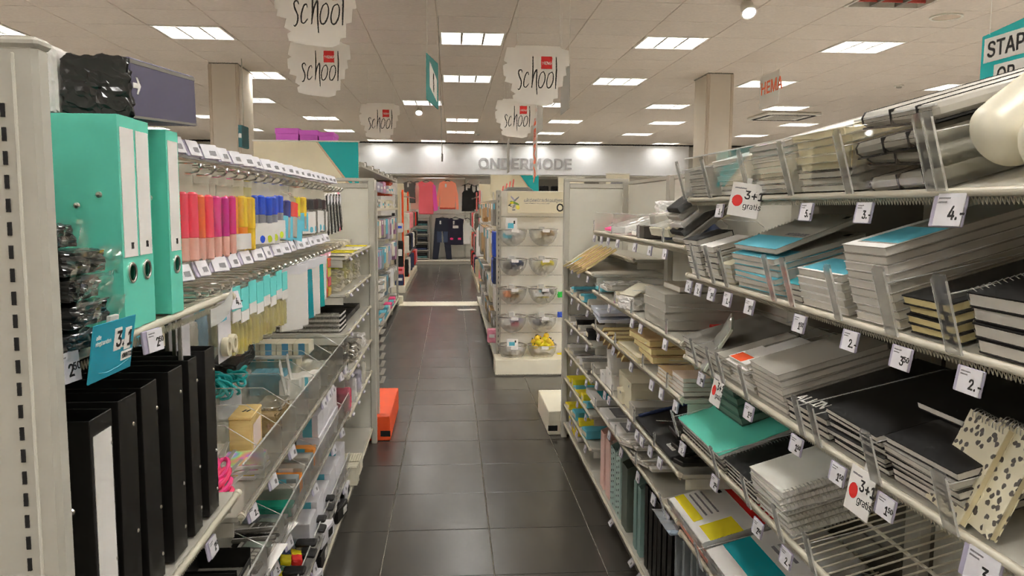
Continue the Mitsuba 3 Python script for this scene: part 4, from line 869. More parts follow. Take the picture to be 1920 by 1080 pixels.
for (z, y0, y1, nm) in ((1.556, 1.47, 3.52, "upper"), (1.322, 1.49, 3.30, "lower")):
    t = thing("label_rail", "cream %s rail carrying a row of white price labels over the pens" % nm, "label rail")
    part(t, "bar", box(0.014, y1 - y0, 0.016, 0.004), "cream_rail", tr(-0.540, y0, z - 0.008)); part(t, "channel", box(0.003, y1 - y0, 0.030, 0.001), "acrylic_flange", tr(-0.526, y0, z - 0.004))
    for q in np.linspace(y0 + 0.02, y1 - 0.02, 4): part(t, "arm", box(0.34, 0.008, 0.012, 0.002), "steel_grey", tr(-0.876, q - 0.004, z - 0.006))
    n_t = 20 if nm == "upper" else 16
    for k in range(n_t):
        y = y0 + 0.05 + (y1 - y0 - 0.09) * k / (n_t - 1)
        price_tag(-1, TO_RIGHT(-0.503, y, z + (0.001 if nm == "upper" else -0.006)) @ rot("y", -16 + 9 * math.sin(k * 2.3)) @ rot("x", -24), None, "white price label on the %s pen rail, %s from the camera" % (nm, nth(k)), None, 0.047, 0.033, True)
        t2 = [x for x in labels if x.startswith("price_tag")][-1]
        part(t2 + "__card", "print", box(0.014, 0.010, 0.0005), "ink_grey", TO_RIGHT(-0.503, y, z + (0.001 if nm == "upper" else -0.006)) @ rot("y", -16 + 9 * math.sin(k * 2.3)) @ rot("x", -24) @ tr(-0.004, 0.008, 0.0012))
def pen(t, M, L, r, cap, body, capL=0.55, up=True):
    p = part(t, "pen", lathe(((0.0, 0.0), (r * 0.7, 0.0), (r, 0.003), (r, L * (1 - capL)), (r * 0.2, L * (1 - capL))), 10), body, M)
    part(p, "cap", lathe(((r * 0.9, L * (1 - capL)), (r * 1.06, L * (1 - capL) + 0.001), (r * 1.06, L - 0.004), (r * 0.6, L), (0, L)), 10), cap, M)
    return p
def pen_pack(y, z, pens, label, w=0.08, h=0.155, card=None, x=-0.515, pouch="pouch_milky", body="paper_white", lean=0.0, twist=0.0, capL=0.6, depth=0.018, r=None, dots=None):
    """a pouch hung face-on to the aisle; z is the hook height"""
    t = thing("pen_pack", label, "pen pack")
    M = TO_RIGHT(x, y, z - 0.006 - rng.uniform(0, 0.008)) @ rot("z", lean + rng.uniform(-1.5, 1.5)) @ rot("y", twist - 16 - rng.uniform(0, 12)) @ tr(0, -h, 0)
    part(t, "pouch", box(w, h, depth, 0.002), "film", M @ tr(-w / 2, 0, -depth)); 
    b = part(t, "backing_card", box(w, h, 0.001), pouch, M @ tr(-w / 2, 0, -depth + 0.0012))
    n = len(pens); r = r or min(w / n * 0.36, 0.0125)
    for i, c in enumerate(pens):
        pen(t, M @ tr(-w / 2 + w * (i + 0.5) / n, 0.006, -depth * 0.52) @ rot("x", -90), h * 0.80, r, c, body, capL)
    if card:
        cm, a, bb = card; q = part(t, "label_card", box(w * 0.96, h * (bb - a), 0.0008), cm, M @ tr(-w * 0.48, h * a, 0.0004))
        if dots: part(q, "dot", cyl(w * 0.13, 0.0006, 14), dots, M @ tr(w * 0.2, h * a + w * 0.16, 0.0012))
    part(t, "hanger", box(w * 0.6, 0.03, 0.0012, 0.0), "pouch_milky", M @ tr(-w * 0.3, h - 0.004, -0.008))
    return t
OR, PK, MG, PU, YE, YO = col(246, 120, 70, 0.35), col(250, 90, 110, 0.35), col(214, 60, 130, 0.35), col(190, 50, 130, 0.35), col(244, 206, 60, 0.35), col(252, 160, 60, 0.35)
BL, NV, RD, BK = col(44, 78, 190, 0.35), col(52, 52, 120, 0.35), col(206, 62, 52, 0.35), col(52, 34, 36, 0.35)
PL = col(250, 196, 180, 0.4)
for (y, c, w, nm) in ((1.592, [OR, PK, PK], 0.085, "orange and pink"), (1.70, [OR, OR, PK], 0.076, "deep orange"), (1.785, [MG, MG], 0.054, "dark pink"), (1.85, [MG, PU], 0.052, "magenta"), (1.912, [PK, MG], 0.048, "rose pink")):
    pen_pack(y, HZ1, c, "pouch of thick %s highlighters hanging on the upper hooks" % nm, w, 0.172, None, body=PL, capL=0.66, depth=0.024)
pen_pack(1.985, HZ1, [YO, YE], "pouch of orange and yellow highlighters with a white label", 0.07, 0.16, ("paper_white", 0.02, 0.26), body=YO, depth=0.022)
pen_pack(2.065, HZ1, [YE, YE], "pouch of yellow highlighters beside the blue markers", 0.075, 0.17, None, pouch="pouch_yellow", body=YE, depth=0.022)
for i, y in enumerate((2.15, 2.235, 2.32, 2.40)): pen_pack(y, HZ1, [BL, BL, BL], "pack of blue markers with a white card, %s from the yellow ones" % nth(i), 0.078, 0.155, ("paper_white", 0.0, 0.36), body=col(130, 132, 140), capL=0.42, dots=col(190, 205, 50) if i else BL)
pen_pack(2.51, HZ1 - 0.012, [NV, NV], "tilted pack of dark blue markers on a pale teal card", 0.085, 0.15, ("sky_teal", 0.0, 0.5), lean=-10, body="grey_light", capL=0.45); pen_pack(2.665, HZ1 - 0.016, [RD], "tilted pack with a red marker on a pale teal card", 0.085, 0.15, ("sky_teal", 0.0, 0.48), lean=-12, body="grey_light", capL=0.42, r=0.022, depth=0.03)
pen_pack(2.78, HZ1, ["yellow", YE], "small pack of lime yellow markers in the middle of the pen row", 0.07, 0.14, ("sky_teal", 0.0, 0.45), body="grey_light")
for i, y in enumerate((2.90, 3.0, 3.10, 3.19)): pen_pack(y, HZ1, [BK, BK] if i % 2 else [col(40, 40, 44), BK, col(40, 40, 44)], "pack of black fineliners with a white label, %s from the camera" % nth(i), 0.085, 0.16, ("paper_white", 0.06, 0.55), body="grey_cover", capL=0.3, dots="sky_teal")
for i in range(5):
    y = 3.30 + 0.085 * i
    t = thing("pencil_set", "leaning card of striped pencils on the pen hooks, %s from the camera" % nth(i), "pencil set")
    M = TO_RIGHT(-0.512, y, HZ1 - 0.004) @ rot("z", 12 + 4 * i) @ tr(0, -0.18, 0)
    part(t, "sleeve", box(0.06, 0.17, 0.006, 0.001), "paper_white" if i < 4 else col(236, 120, 150), M @ tr(-0.03, 0, -0.006))
    for k in range(4): part(t, "pencil", cyl(0.0042, 0.165, 8), ["black_matt", "grey_light", "black_matt", "paper_white"][k], M @ tr(-0.021 + 0.014 * k, 0.002, 0.002) @ rot("x", -90))
    part(t, "top_label", box(0.055, 0.035, 0.001), "card_white", M @ tr(-0.0275, 0.13, 0.0068))
# lower hooks
for i in range(8):
    y = 1.90 + 0.078 * i; big = i in (4, 5)
    t = thing("glue_pack", "pouch of yellow glue sticks with teal top, lower hooks, %s from camera" % nth(i), "glue pack")
    M = TO_RIGHT(-0.512, y, HZ2 - 0.004) @ tr(0, -0.165 - 0.01 * (i % 2), 0)
    part(t, "pouch", box(0.074, 0.165, 0.022, 0.004), "film", M @ tr(-0.037, 0, -0.022)); part(t, "header_card", box(0.072, 0.055, 0.002), col(96, 196, 190), M @ tr(-0.036, 0.11, 0.0006)); part(t, "print", box(0.07, 0.026, 0.0022), "paper_white", M @ tr(-0.035, 0.082, 0.0006))
    for k in range(2): part(t, "glue_stick", lathe(((0, 0), (0.012, 0), (0.013, 0.01), (0.013, 0.065), (0.009, 0.075), (0, 0.077)), 12), "pouch_yellow", M @ tr(-0.017 + 0.034 * k, 0.004, -0.011) @ rot("x", -90))
for i, (y, m, hh) in enumerate(((2.56, "paper_white", 0.21), (2.64, "paper_white", 0.21), (2.72, "teal", 0.20), (2.80, "paper_white", 0.20), (2.88, "paper_white", 0.205), (2.96, "teal_sign", 0.19), (3.05, "paper_white", 0.17))):
    t = thing("index_card_set", "%s card set hanging on the lower hooks, %s from the camera" % ({"teal": "teal and white", "teal_sign": "bright teal"}.get(m, "white"), nth(i)), "card set")
    M = TO_RIGHT(-0.508, y, HZ2 - 0.002) @ rot("y", -30) @ rot("z", 2 * (i % 3 - 1)) @ tr(0, -hh, 0)
    part(t, "cards", box(0.10, hh - 0.02, 0.008, 0.001), m, M @ tr(-0.05, 0, -0.008)); part(t, "header", box(0.10, 0.03, 0.009, 0.001), "card_white", M @ tr(-0.05, hh - 0.03, -0.0084)); part(t, "film", box(0.104, hh, 0.011, 0.001), "film", M @ tr(-0.052, 0, -0.0095))
for i, y in enumerate((3.14, 3.24, 3.33)):
    t = thing("sticky_note_pack", "hanging pack of pink, yellow and orange sticky notes, %s from the camera" % nth(i), "sticky note pack")
    M = TO_RIGHT(-0.508, y, HZ2 - 0.002) @ tr(0, -0.19, 0)
    for k in range(4): part(t, "note_block", box(0.062, 0.036, 0.014, 0.002), ["yellow", "orange_red", YE, PK][(k + i) % 4], M @ tr(-0.031, 0.006 + 0.040 * k, -0.014))
    part(t, "pouch", box(0.072, 0.178, 0.019, 0.003), "film", M @ tr(-0.036, 0, -0.017)); part(t, "header", box(0.07, 0.02, 0.002), col(240, 180, 200), M @ tr(-0.035, 0.17, -0.002))
for i, y in enumerate((1.60, 1.655, 1.70)):
    t = thing("lilac_wallet", "pale lilac card wallet hanging below the bent clear strip, %s from the camera" % nth(i), "card wallet")
    M = TO_RIGHT(-0.53 - 0.03 * i, y, HZ2 - 0.01) @ tr(0, -0.17, 0); part(t, "card", box(0.05, 0.16, 0.006, 0.001), "card_white", M @ tr(-0.025, 0, -0.006)); part(t, "edge_strip", box(0.006, 0.16, 0.0068, 0.001), "grey_cover", M @ tr(-0.030, 0, -0.0064)); part(t, "hanger", box(0.03, 0.014, 0.001), "acrylic_rim", M @ tr(-0.015, 0.158, -0.003))
t = thing("tape_blister", "white blister card with two round tape rolls next to the lilac wallets", "tape pack")
M = TO_RIGHT(-0.510, 1.80, HZ2 - 0.02) @ tr(0, -0.14, 0); part(t, "card", box(0.10, 0.135, 0.0015), "card_white", M @ tr(-0.05, 0, -0.002))
for k in (-1, 1): part(t, "tape_roll", lathe(((0.011, -0.007), (0.021, -0.007), (0.022, 0), (0.021, 0.007), (0.011, 0.007), (0.011, -0.007)), 20), "beige_pad", M @ tr(0.024 * k, 0.034, 0.009))
part(t, "print", box(0.06, 0.02, 0.0005), "sky_teal", M @ tr(-0.045, 0.09, 0.0))
price_tag(-1, TO_RIGHT(-0.490, 1.83, 1.225) @ rot("y", -14) @ rot("x", -16), "4.-", "white price tag reading 4.- above the tape blister", None, 0.048, 0.040)
# grey bags hung on the back panel above the trays
for i in range(9):
    y = 2.0 + 0.17 * i
    t = thing("refill_bag", "grey bag of clips hanging at the back above the clear trays, %s from the camera" % nth(i), "clip bag")
    M = TO_RIGHT(LB + 0.06 + 0.02 * (i % 2), y, 0.94 + 0.012 * (i % 3)); part(t, "bag", rough_box(0.12, 0.15, 0.03, 0.008, 110 + i), ["grey_light", col(110, 130, 140), "beige_pad"][i % 3], M @ tr(-0.06, 0, -0.02)); part(t, "header", box(0.12, 0.035, 0.003), ["paper_white", "sky_teal", "grey_cover"][i % 3], M @ tr(-0.06, 0.145, -0.006))
    hook(y, 1.125 + 0.012 * (i % 3), 0.09, label="short chrome hook at the back over the trays, %s from the camera" % nth(i), x0=LB + 0.025)

# ================================================================== left, middle unit: clear trays
def tray_lip(z, y0, y1, h, label, x=LF + 0.006):
    t = thing("tray_lip", label, "tray lip")
    part(t, "pane", box(0.0016, y1 - y0, h), "acrylic", tr(x, y0, z)); part(t, "top_rim", box(0.0034, y1 - y0, 0.0032), "acrylic_rim", tr(x - 0.001, y0, z + h))
    part(t, "foot_rail", box(0.012, y1 - y0, 0.010, 0.003), "acrylic_flange", tr(x - 0.006, y0, z - 0.004))
tray_lip(LM[0] + 0.004, 1.82, 3.68, 0.112, "long clear acrylic lip of the upper tray shelf on the left")
tray_lip(LM[1] + 0.004, 1.82, 3.68, 0.09, "long clear acrylic lip of the middle tray shelf on the left")
tray_lip(LM[2] + 0.004, 1.82, 3.68, 0.08, "long clear acrylic lip of the lower tray shelf on the left")
for i, z in enumerate(LM):
    for k in range(8):
        y = 2.06 + 0.215 * k; h = (0.125, 0.10, 0.09)[i]
        t = thing("tray_divider", "clear acrylic divider of the %s tray shelf, %s from the camera" % (("upper", "middle", "lower")[i], nth(k)), "tray divider")
        poly = ((0, 0), (0.33, 0), (0.33, h * 1.15), (0.10, h * 1.15), (0, h * 0.62))
        part(t, "pane", prism(poly, 0.0015), "acrylic", frame((LF - 0.002, y, z + 0.002), (-1, 0, 0), (0, 0, 1))); part(t, "rim", tube(((0, 0, h * 0.62), (0.10, 0, h * 1.15), (0.33, 0, h * 1.15)), 0.0013, 4), "acrylic_rim", tr(LF - 0.002, y, z + 0.002) @ np.diag([-1, 1, 1, 1.0]))
    if i < 2:
        t = thing("clear_backstop", "clear acrylic back wall of the %s tray shelf" % ("upper", "middle")[i], "tray back"); part(t, "pane", box(0.0016, 1.86, 0.11), "acrylic", tr(LF - 0.34, 1.82, z + 0.002)); part(t, "rim", box(0.003, 1.86, 0.003), "acrylic_rim", tr(LF - 0.341, 1.82, z + 0.112))
ZA, ZB, ZC = LM[0] + 0.001, LM[1] + 0.001, LM[2] + 0.001
def little_box(x, y, z, a, b, c, m, label, band=None, turn=0.0, name="small_box", lid=True, tilt=0.0, cat="box"):
    t = thing(name, label, cat); M = tr(x, y, z) @ rot("z", turn) @ rot("x", tilt)
    part(t, "carton", box(a, b, c, 0.0015), m, M)
    if band: part(t, "printed_band", box(a * 0.4, b + 0.001, c + 0.0008), band, M @ tr(a * 0.34, -0.0005, 0))
    if lid: part(t, "lid_flap", box(a * 0.98, b * 0.98, 0.0012), m, M @ tr(a * 0.01, b * 0.01, c))
    return t
# upper tray
t = thing("puzzle_box", "pale wooden box with a dark printed mark on its lid", "wooden box")
M = tr(-0.622, 2.20, ZA) @ rot("z", 3)
def wood_fn(p, n, uv):
    g = mikit.fbm(p.x * 26 + p.y * 26, p.z * 160, p.y * 9, 3)
    return mikit.mix(lin((206, 170, 100)), lin((232, 204, 138)), g)
scene["wood_grain"] = {"type": "twosided", "bsdf": {"type": "roughplastic", "alpha": 0.3, "diffuse_reflectance": mikit.proc(wood_fn)}}
part(t, "carcass", box(0.062, 0.15, 0.118, 0.002), "wood_grain", M); part(t, "lid", box(0.065, 0.153, 0.010, 0.003), "wood_grain", M @ tr(-0.0015, -0.0015, 0.118))
for k in range(2): part(t, "lid_mark", box(0.006, 0.022, 0.0008, 0.0003), "ink", M @ tr(0.024 + 0.011 * k, 0.06, 0.1282) @ rot("z", -16))
part(t, "paper_label", box(0.0008, 0.11, 0.07), col(226, 206, 196), M @ tr(0.0621, 0.02, 0.03))
def rainbow_fn(p, n, uv):
    h = mikit.fbm(p.x * 30, p.y * 22, 0, 2) * 1.6 + p.x * 6 + p.y * 3
    f = lambda o: 0.5 + 0.45 * dr.cos(6.283 * (h + o))
    return mi.Color3f(0.25, 0.25, 0.25) + 0.6 * mi.Color3f(f(0.0), f(0.33), f(0.67))
scene["rainbow_print"] = {"type": "twosided", "bsdf": {"type": "roughplastic", "alpha": 0.15, "diffuse_reflectance": mikit.proc(rainbow_fn)}}
for k in range(3):
    t = thing("rainbow_eraser_pack", "rainbow coloured foil pack in the upper tray before the wooden box, %s" % top_down(2 - k), "eraser pack")
    M = tr(-0.625 + 0.01 * k, 2.05 - 0.004 * k, ZA + 0.013 * k) @ rot("z", 6 * k - 4); part(t, "tray", box(0.11, 0.14, 0.011, 0.003), "paper_white", M); part(t, "print", box(0.10, 0.13, 0.001), "rainbow_print" if k else "yellow", M @ tr(0.005, 0.005, 0.0112))
for k in range(4):
    t = thing("scissors", "pink safety scissors in the upper tray behind the black files, %s" % nth(k), "scissors")
    M = tr(-0.570 - 0.012 * k, 1.93 + 0.035 * k, ZA + 0.010 + 0.013 * k) @ rot("z", 64 + 9 * k) @ rot("y", -16)
    for s_ in (-1, 1):
        part(t, "handle", tube([(0.045 * math.cos(a) - 0.02, s_ * 0.013 + 0.016 * math.sin(a), 0) for a in np.linspace(0, 2 * math.pi, 14)[:-1]], 0.0058, 7, True), "pink" if k % 2 else col(232, 66, 110), M)
        part(t, "blade", box(0.085, 0.010, 0.002, 0.0008), "silver", M @ tr(0.022, s_ * 0.005 - 0.005, -0.001) @ rot("z", -s_ * 4))
    part(t, "pivot", cyl(0.004, 0.005, 12), "chrome", M @ tr(0.03, 0, -0.0025))
little_box(-0.69, 2.05, ZA, 0.055, 0.16, 0.05, "paper_white", "white scissors carton behind the pink scissors")
for k in range(5): little_box(-0.765 + 0.024 * k, 2.985 + 0.002 * k, ZA, 0.022, 0.13, 0.078, col(98, 160, 178), "teal card box in the row of the upper tray, %s from the back" % nth(k), name="eraser_box")
for k in range(3): little_box(-0.635 + 0.036 * k, 2.90 + 0.03 * k, ZA, 0.033, 0.14, 0.075, "paper_white", "white eraser box with teal top in the upper tray, %s from the back" % nth(k), "sky_teal" if k == 2 else None, turn=-6, name="eraser_box")
little_box(-0.86, 2.50, ZA, 0.05, 0.10, 0.10, "card_white", "white card box at the back of the upper tray, standing square"); little_box(-0.78, 2.62, ZA + 0.01, 0.08, 0.005, 0.10, "card_white", "white card leaning in the upper tray", turn=12, tilt=-18, lid=False, name="loose_card", cat="card")
for k in range(6): little_box(-0.84 + 0.07 * (k % 3), 3.17 + 0.012 * k, ZA + 0.052 * (k // 3), 0.066, 0.12, 0.05, "cream_white", "white and teal eraser carton stacked at the back, %s" % nth(k), "sky_teal", name="eraser_carton")
solo("carton_tray", box(0.26, 0.16, 0.012, 0.002), "paper_white", tr(-0.86, 3.15, ZA + 0.108), "white card tray on the stacked eraser cartons", "card tray")
for k in range(4): little_box(-0.83 + 0.065 * k, 3.17, ZA + 0.121, 0.062, 0.12, 0.045, "cream_white", "white and blue carton on the card tray, %s from the back" % nth(k), col(92, 156, 190), name="eraser_carton")
t = thing("bead_jar", "dark honey coloured pack with crumpled silver foil on top", "foil pack")
part(t, "pack", rough_box(0.085, 0.22, 0.075, 0.004, 131), col(112, 92, 58), tr(-0.625, 2.42, ZA)); part(t, "foil", rough_box(0.08, 0.17, 0.012, 0.010, 133), "chrome", tr(-0.62, 2.47, ZA + 0.074))
for k in range(14):
    a = k * 2.4; solo("loose_clip", rough_box(0.026, 0.034, 0.018, 0.003, 140 + k % 5), ["cream_white", "paper_white", "beige_pad"][k % 3], tr(-0.70 + 0.05 * (k % 4) + 0.008 * math.sin(a), 3.36 + 0.045 * (k // 4) + 0.006 * math.cos(a), ZA + 0.001 + 0.018 * (k % 2)), "small cream pencil sharpener loose in the upper tray", "sharpener", "cream sharpeners in the upper tray")
for k in range(2): part(thing("plastic_ruler", "clear ruler sticking up in the upper tray, %s" % ("far one" if k else "near one"), "ruler"), "blade", box(0.004, 0.03, 0.2, 0.001), "acrylic_rim", tr(-0.60, 2.85 + 0.12 * k, ZA + 0.002) @ rot("x", 35))
# black pouch and teal cord on a riser at the back
solo("riser_box", box(0.10, 0.70, 0.088, 0.002), "grey_light", tr(-0.872, 2.36, ZA), "grey riser box under the teal cords", "box")
t = thing("lanyard_bundle", "tangled bundle of turquoise cords heaped by the black files", "lanyard bundle"); r2 = random.Random(3)
for k in range(22):
    c = np.array([-0.79 + r2.uniform(-0.03, 0.06), 2.70 + r2.uniform(-0.10, 0.10), ZA + 0.098 + r2.uniform(0, 0.035)]); rr = r2.uniform(0.018, 0.036); ph = r2.uniform(0, 6.28)
    e1 = np.array([math.cos(ph), math.sin(ph), r2.uniform(-0.3, 0.3)]); e2 = np.array([-math.sin(ph) * 0.5, math.cos(ph) * 0.5, r2.uniform(0.3, 0.9)])
    part(t, "cord", tube([tuple(c + rr * (math.cos(a) * e1 + math.sin(a) * e2)) for a in np.linspace(0, 2 * math.pi, 15)[:-1]], 0.0052, 6, True), col(36, 176, 176, 0.4))
t = thing("pencil_pouch", "black glossy pencil pouch with rings leaning behind the turquoise cords", "pouch")
M = tr(-0.865, 2.86, ZA + 0.10) @ rot("x", 24) @ rot("z", -14); part(t, "body", rough_box(0.10, 0.16, 0.06, 0.005, 151), "black_gloss", M)
for k in range(3): part(t, "ring", tube([(0.05 + 0.022 * math.cos(a), 0.16 - 0.02 * k + 0.006 * math.cos(a), 0.055 + 0.022 * math.sin(a) + 0.01 * k) for a in np.linspace(0, 2 * math.pi, 13)[:-1]], 0.0048, 6, True), "black_gloss", M)
part(t, "zip_pull", cyl(0.006, 0.02, 10), "chrome", M @ tr(0.06, 0.17, 0.05))
# middle tray
t = thing("desk_calculator", "grey desk calculator in a clear pack in the middle tray nearest the camera", "calculator")
def calculator(t, M, body, keym, w=0.085, l=0.13):
    part(t, "case", box(w, l, 0.014, 0.004), body, M); part(t, "display", box(w * 0.8, l * 0.2, 0.001), col(130, 140, 128), M @ tr(w * 0.1, l * 0.74, 0.0141)); part(t, "back_card", box(w * 1.5, l * 1.15, 0.0015), "paper_white", M @ tr(-w * 0.2, -l * 0.07, -0.0022))
    for r in range(5):
        for c in range(4): part(t, "key", box(w * 0.17, l * 0.09, 0.003, 0.001), keym, M @ tr(w * (0.09 + 0.215 * c), l * (0.08 + 0.125 * r), 0.0141))
calculator(t, tr(-0.60, 2.03, ZB + 0.006) @ rot("z", -8) @ rot("x", 6), col(96, 90, 84), "grey_light", 0.09, 0.15)
t = thing("pocket_calculator", "dark pocket calculator with silver keys in the middle tray", "calculator"); calculator(t, tr(-0.605, 2.245, ZB + 0.006) @ rot("z", -8), "grey_cover", "silver", 0.09, 0.13)
for k in range(2):
    t = thing("stapler", "dark long stapler with a white strip between the two calculators, %s" % ("upper one" if k else "lower one"), "stapler"); M = tr(-0.625, 2.195 + 0.018 * k, ZB + 0.004 + 0.02 * k)
    part(t, "base", box(0.13, 0.014, 0.008, 0.003), "black_matt", M); part(t, "arm", box(0.125, 0.014, 0.012, 0.004), "grey_cover", M @ tr(0, 0, 0.009) @ rot("y", -4)); part(t, "strip", box(0.12, 0.004, 0.002), "paper_white", M @ tr(0.002, 0.005, 0.0215) @ rot("y", -4))
t = thing("green_case", "dark green pencil case lying in the middle tray", "pencil case"); part(t, "case", rough_box(0.14, 0.075, 0.035, 0.003, 161), col(20, 116, 92, 0.35), tr(-0.64, 2.41, ZB)); part(t, "end_label", box(0.012, 0.05, 0.02), "paper_white", tr(-0.508, 2.42, ZB + 0.004)); part(t, "sleeve", box(0.13, 0.05, 0.014, 0.003), "translucent_grey", tr(-0.64, 2.37, ZB + 0.001) @ rot("z", 0))
for k in range(10):
    y = 2.52 + 0.055 * k; m, bd, nm = [("grey_light", None, "grey"), (col(128, 132, 130), "sky_teal", "teal striped"), (col(236, 150, 60), "sky_teal", "orange and teal"), ("grey_light", "paper_white", "silver"), ("grey_cover", None, "dark grey")][k % 5]
    little_box(-0.64, y, ZB, 0.125, 0.05, 0.055 + 0.012 * (k % 2), m, "%s refill box in the middle tray, %s from the camera" % (nm, nth(k)), bd, name="refill_box")
for k in range(8):
    y = 3.00 + 0.083 * (k % 4) + 0.33 * 0; little_box(-0.595 if k < 4 else -0.60, 2.99 + 0.125 * (k % 4), ZB + 0.086 * (k // 4), 0.088, 0.12, 0.084, "card_white", "white glossy card box at the aisle side of the middle tray, %s" % nth(k), "sky_teal" if k == 4 else None, name="white_box")
# lower tray
for k in range(8):
    y = 2.40 + 0.155 * k
    if k in (0, 1): little_box(-0.60, y, ZC, 0.09, 0.12, 0.05, ["yellow", "sky_teal"][k], "%s pack in the lower tray nearest the camera" % ["yellow", "pale teal"][k], name="colour_pack", turn=8)
    else: little_box(-0.585, y, ZC + 0.0, 0.085, 0.145, 0.13 + 0.02 * (k % 2), "card_white", "white tall box with teal top in the lower tray, %s from the camera" % nth(k - 2), "sky_teal" if k % 2 else None, name="tall_box")
t = thing("paint_set", "bright yellow, red and dark blue pack in the lower tray", "paint set"); M = tr(-0.57, 2.55, ZC + 0.055) @ rot("z", 14) @ rot("y", 10)
for k, m in enumerate(("yellow", "red", "navy", "yellow")): part(t, "colour_block", rough_box(0.035, 0.045, 0.025, 0.003, 170 + k), m, M @ tr(0.036 * (k % 2), 0.046 * (k // 2), 0))
# bottom base: black and white blister packs
for k in range(9):
    y = 2.62 + 0.225 * (k % 5); up = k // 5
    t = thing("tape_pack", "white and black glossy pack at the foot of the left shelving, %s" % nth(k), "blister pack")
    M = tr(-0.585, y + 0.04 * up, 0.109 + 0.072 * up) @ rot("z", (k % 3 - 1) * 9)
    part(t, "box", box(0.10, 0.15, 0.058, 0.003), ["card_white", "black_cover"][k % 2], M); part(t, "gloss_block", rough_box(0.05, 0.06, 0.04, 0.006, 180 + k), "black_gloss", M @ tr(0.045, -0.005 + 0.05 * (k % 2), 0.018)); part(t, "corner_label", box(0.001, 0.05, 0.03), ["black_matt", "paper_white"][k % 2], M @ tr(0.1003, 0.08, 0.012))
for k in range(4):
    t = thing("hole_punch", "black %s hanging over the middle tray rail, %s from the camera" % (["hole punch", "tape dispenser"][k % 2], nth(k)), "desk tool"); M = tr(-0.545, 2.42 + 0.21 * k, ZC + 0.006 + 0.05) @ rot("y", 12)
    part(t, "base", box(0.075, 0.06, 0.012, 0.004), "black_matt", M); part(t, "lever", box(0.07, 0.05, 0.014, 0.005), "black_cover", M @ tr(0.002, 0.005, 0.024) @ rot("y", -12)); part(t, "post", box(0.02, 0.04, 0.016, 0.003), "grey_cover", M @ tr(0.004, 0.01, 0.010))
# ------------------------------------------------------------------ left, far unit: rulers, nets, coils
z = LFAR[0]
for k in range(7):
    t = thing("ruler_set", "%s ruler set lying on the far left unit's first shelf, %s from the camera" % (["cream", "yellow"][k % 2], nth(k)), "ruler set"); M = tr(-0.80 + 0.01 * (k % 3), 3.74 + 0.125 * k, z + 0.003 + 0.006 * (k % 3)) @ rot("z", (k % 4 - 1.5) * 5)
    part(t, "blade", box(0.31, 0.07, 0.005, 0.001), ["cream_white", "yellow"][k % 2], M)
    for q in range(6): part(t, "hole", cyl(0.006, 0.0006, 10), "ink", M @ tr(0.04 + 0.045 * q, 0.035, 0.0052))
for k in range(3): solo("ruler_bag", rough_box(0.2, 0.12, 0.03, 0.008, 190 + k), "pouch_milky", tr(-0.76, 3.86 + 0.26 * k, z + 0.02), "clear crinkled bag on the rulers, %s from the camera" % nth(k), "clear bag")
z = LFAR[1]
for k in range(6):
    t = thing("net_bag", "%s net bag on the far left unit's second shelf, %s from the camera" % (["clear", "lime yellow"][k % 2], nth(k)), "net bag"); y = 3.73 + 0.165 * k
    part(t, "bag", rough_box(0.27 - 0.05 * (k % 2), 0.15, 0.10 + 0.025 * (k % 3), 0.012, 200 + k), "pouch_lime" if k % 2 else "pouch_milky", tr(-0.79, y, z + 0.003)); part(t, "knot", lathe(((0, -0.02), (0.014, -0.012), (0.008, 0), (0.018, 0.02), (0, 0.02)), 10), "yellow" if k % 2 else "paper_white", tr(-0.70, y + 0.07, z + 0.135))
    for q in range(3): part(t, "ball", lathe([(0.028 * math.sin(a), -0.028 * math.cos(a)) for a in np.linspace(0, math.pi, 8)], 12), ["cream_white", "beige_pad", "yellow"][q], tr(-0.74 + 0.07 * q, y + 0.05, z + 0.035))
z = LFAR[2]
for k in range(4):
    t = thing("coil_notebook", "black notebook with thick steel coil on the far left unit, %s" % top_down(3 - k), "notebook"); M = tr(-0.83, 3.76 + 0.006 * (k % 2), z + 0.002 + 0.023 * k)
    part(t, "pages", box(0.30, 0.20, 0.012), "paper_white", M @ tr(0, 0, 0.003)); part(t, "cover", box(0.305, 0.205, 0.002), "black_cover", M @ tr(-0.002, -0.002, 0.0155)); part(t, "back_cover", box(0.305, 0.205, 0.002), "black_cover", M @ tr(-0.002, -0.002, 0.0)); part(t, "coil", coil(38, 0.0078, 0.0112, 0.0026), "grey_light", M @ tr(0.004, 0.0, 0.0098) @ rot("z", -90))
for k in range(3): solo("coil_notebook", box(0.29, 0.20, 0.03, 0.003), "black_cover", tr(-0.83, 4.02 + 0.22 * k, z + 0.002), "dark notebook lying behind the coil notebooks, %s from the camera" % nth(k), "notebook")
z = LFAR[3]
t = thing("foil_box", "black box in glittering silver foil wrap on the far left unit's fourth shelf", "wrapped box"); part(t, "box", box(0.11, 0.16, 0.085, 0.002), "black_matt", tr(-0.63, 3.78, z + 0.002)); part(t, "foil", rough_box(0.13, 0.13, 0.045, 0.012, 211), "chrome", tr(-0.64, 3.80, z + 0.087))
t = thing("slate_sheet", "stack of slate grey plastic sheets lying beside the foil box", "plastic sheet"); part(t, "sheets", box(0.24, 0.22, 0.03, 0.003), col(120, 124, 132), tr(-0.89, 3.76, z + 0.002)); part(t, "top_sheet", box(0.25, 0.24, 0.003), "translucent_grey", tr(-0.89, 3.745, z + 0.045) @ rot("x", -6)); part(t, "teal_corner", box(0.03, 0.008, 0.08, 0.002), "sky_teal", tr(-0.66, 3.735, z + 0.002) @ rot("y", 20))
for k in range(3): solo("glitter_bag", rough_box(0.12, 0.14, 0.07, 0.012, 215 + k), ["chrome", "grey_light", "paper_white"][k], tr(-0.62, 4.05 + 0.2 * k, z + 0.006), "glittering bag on the far left unit's fourth shelf, %s from the camera" % nth(k), "bag")
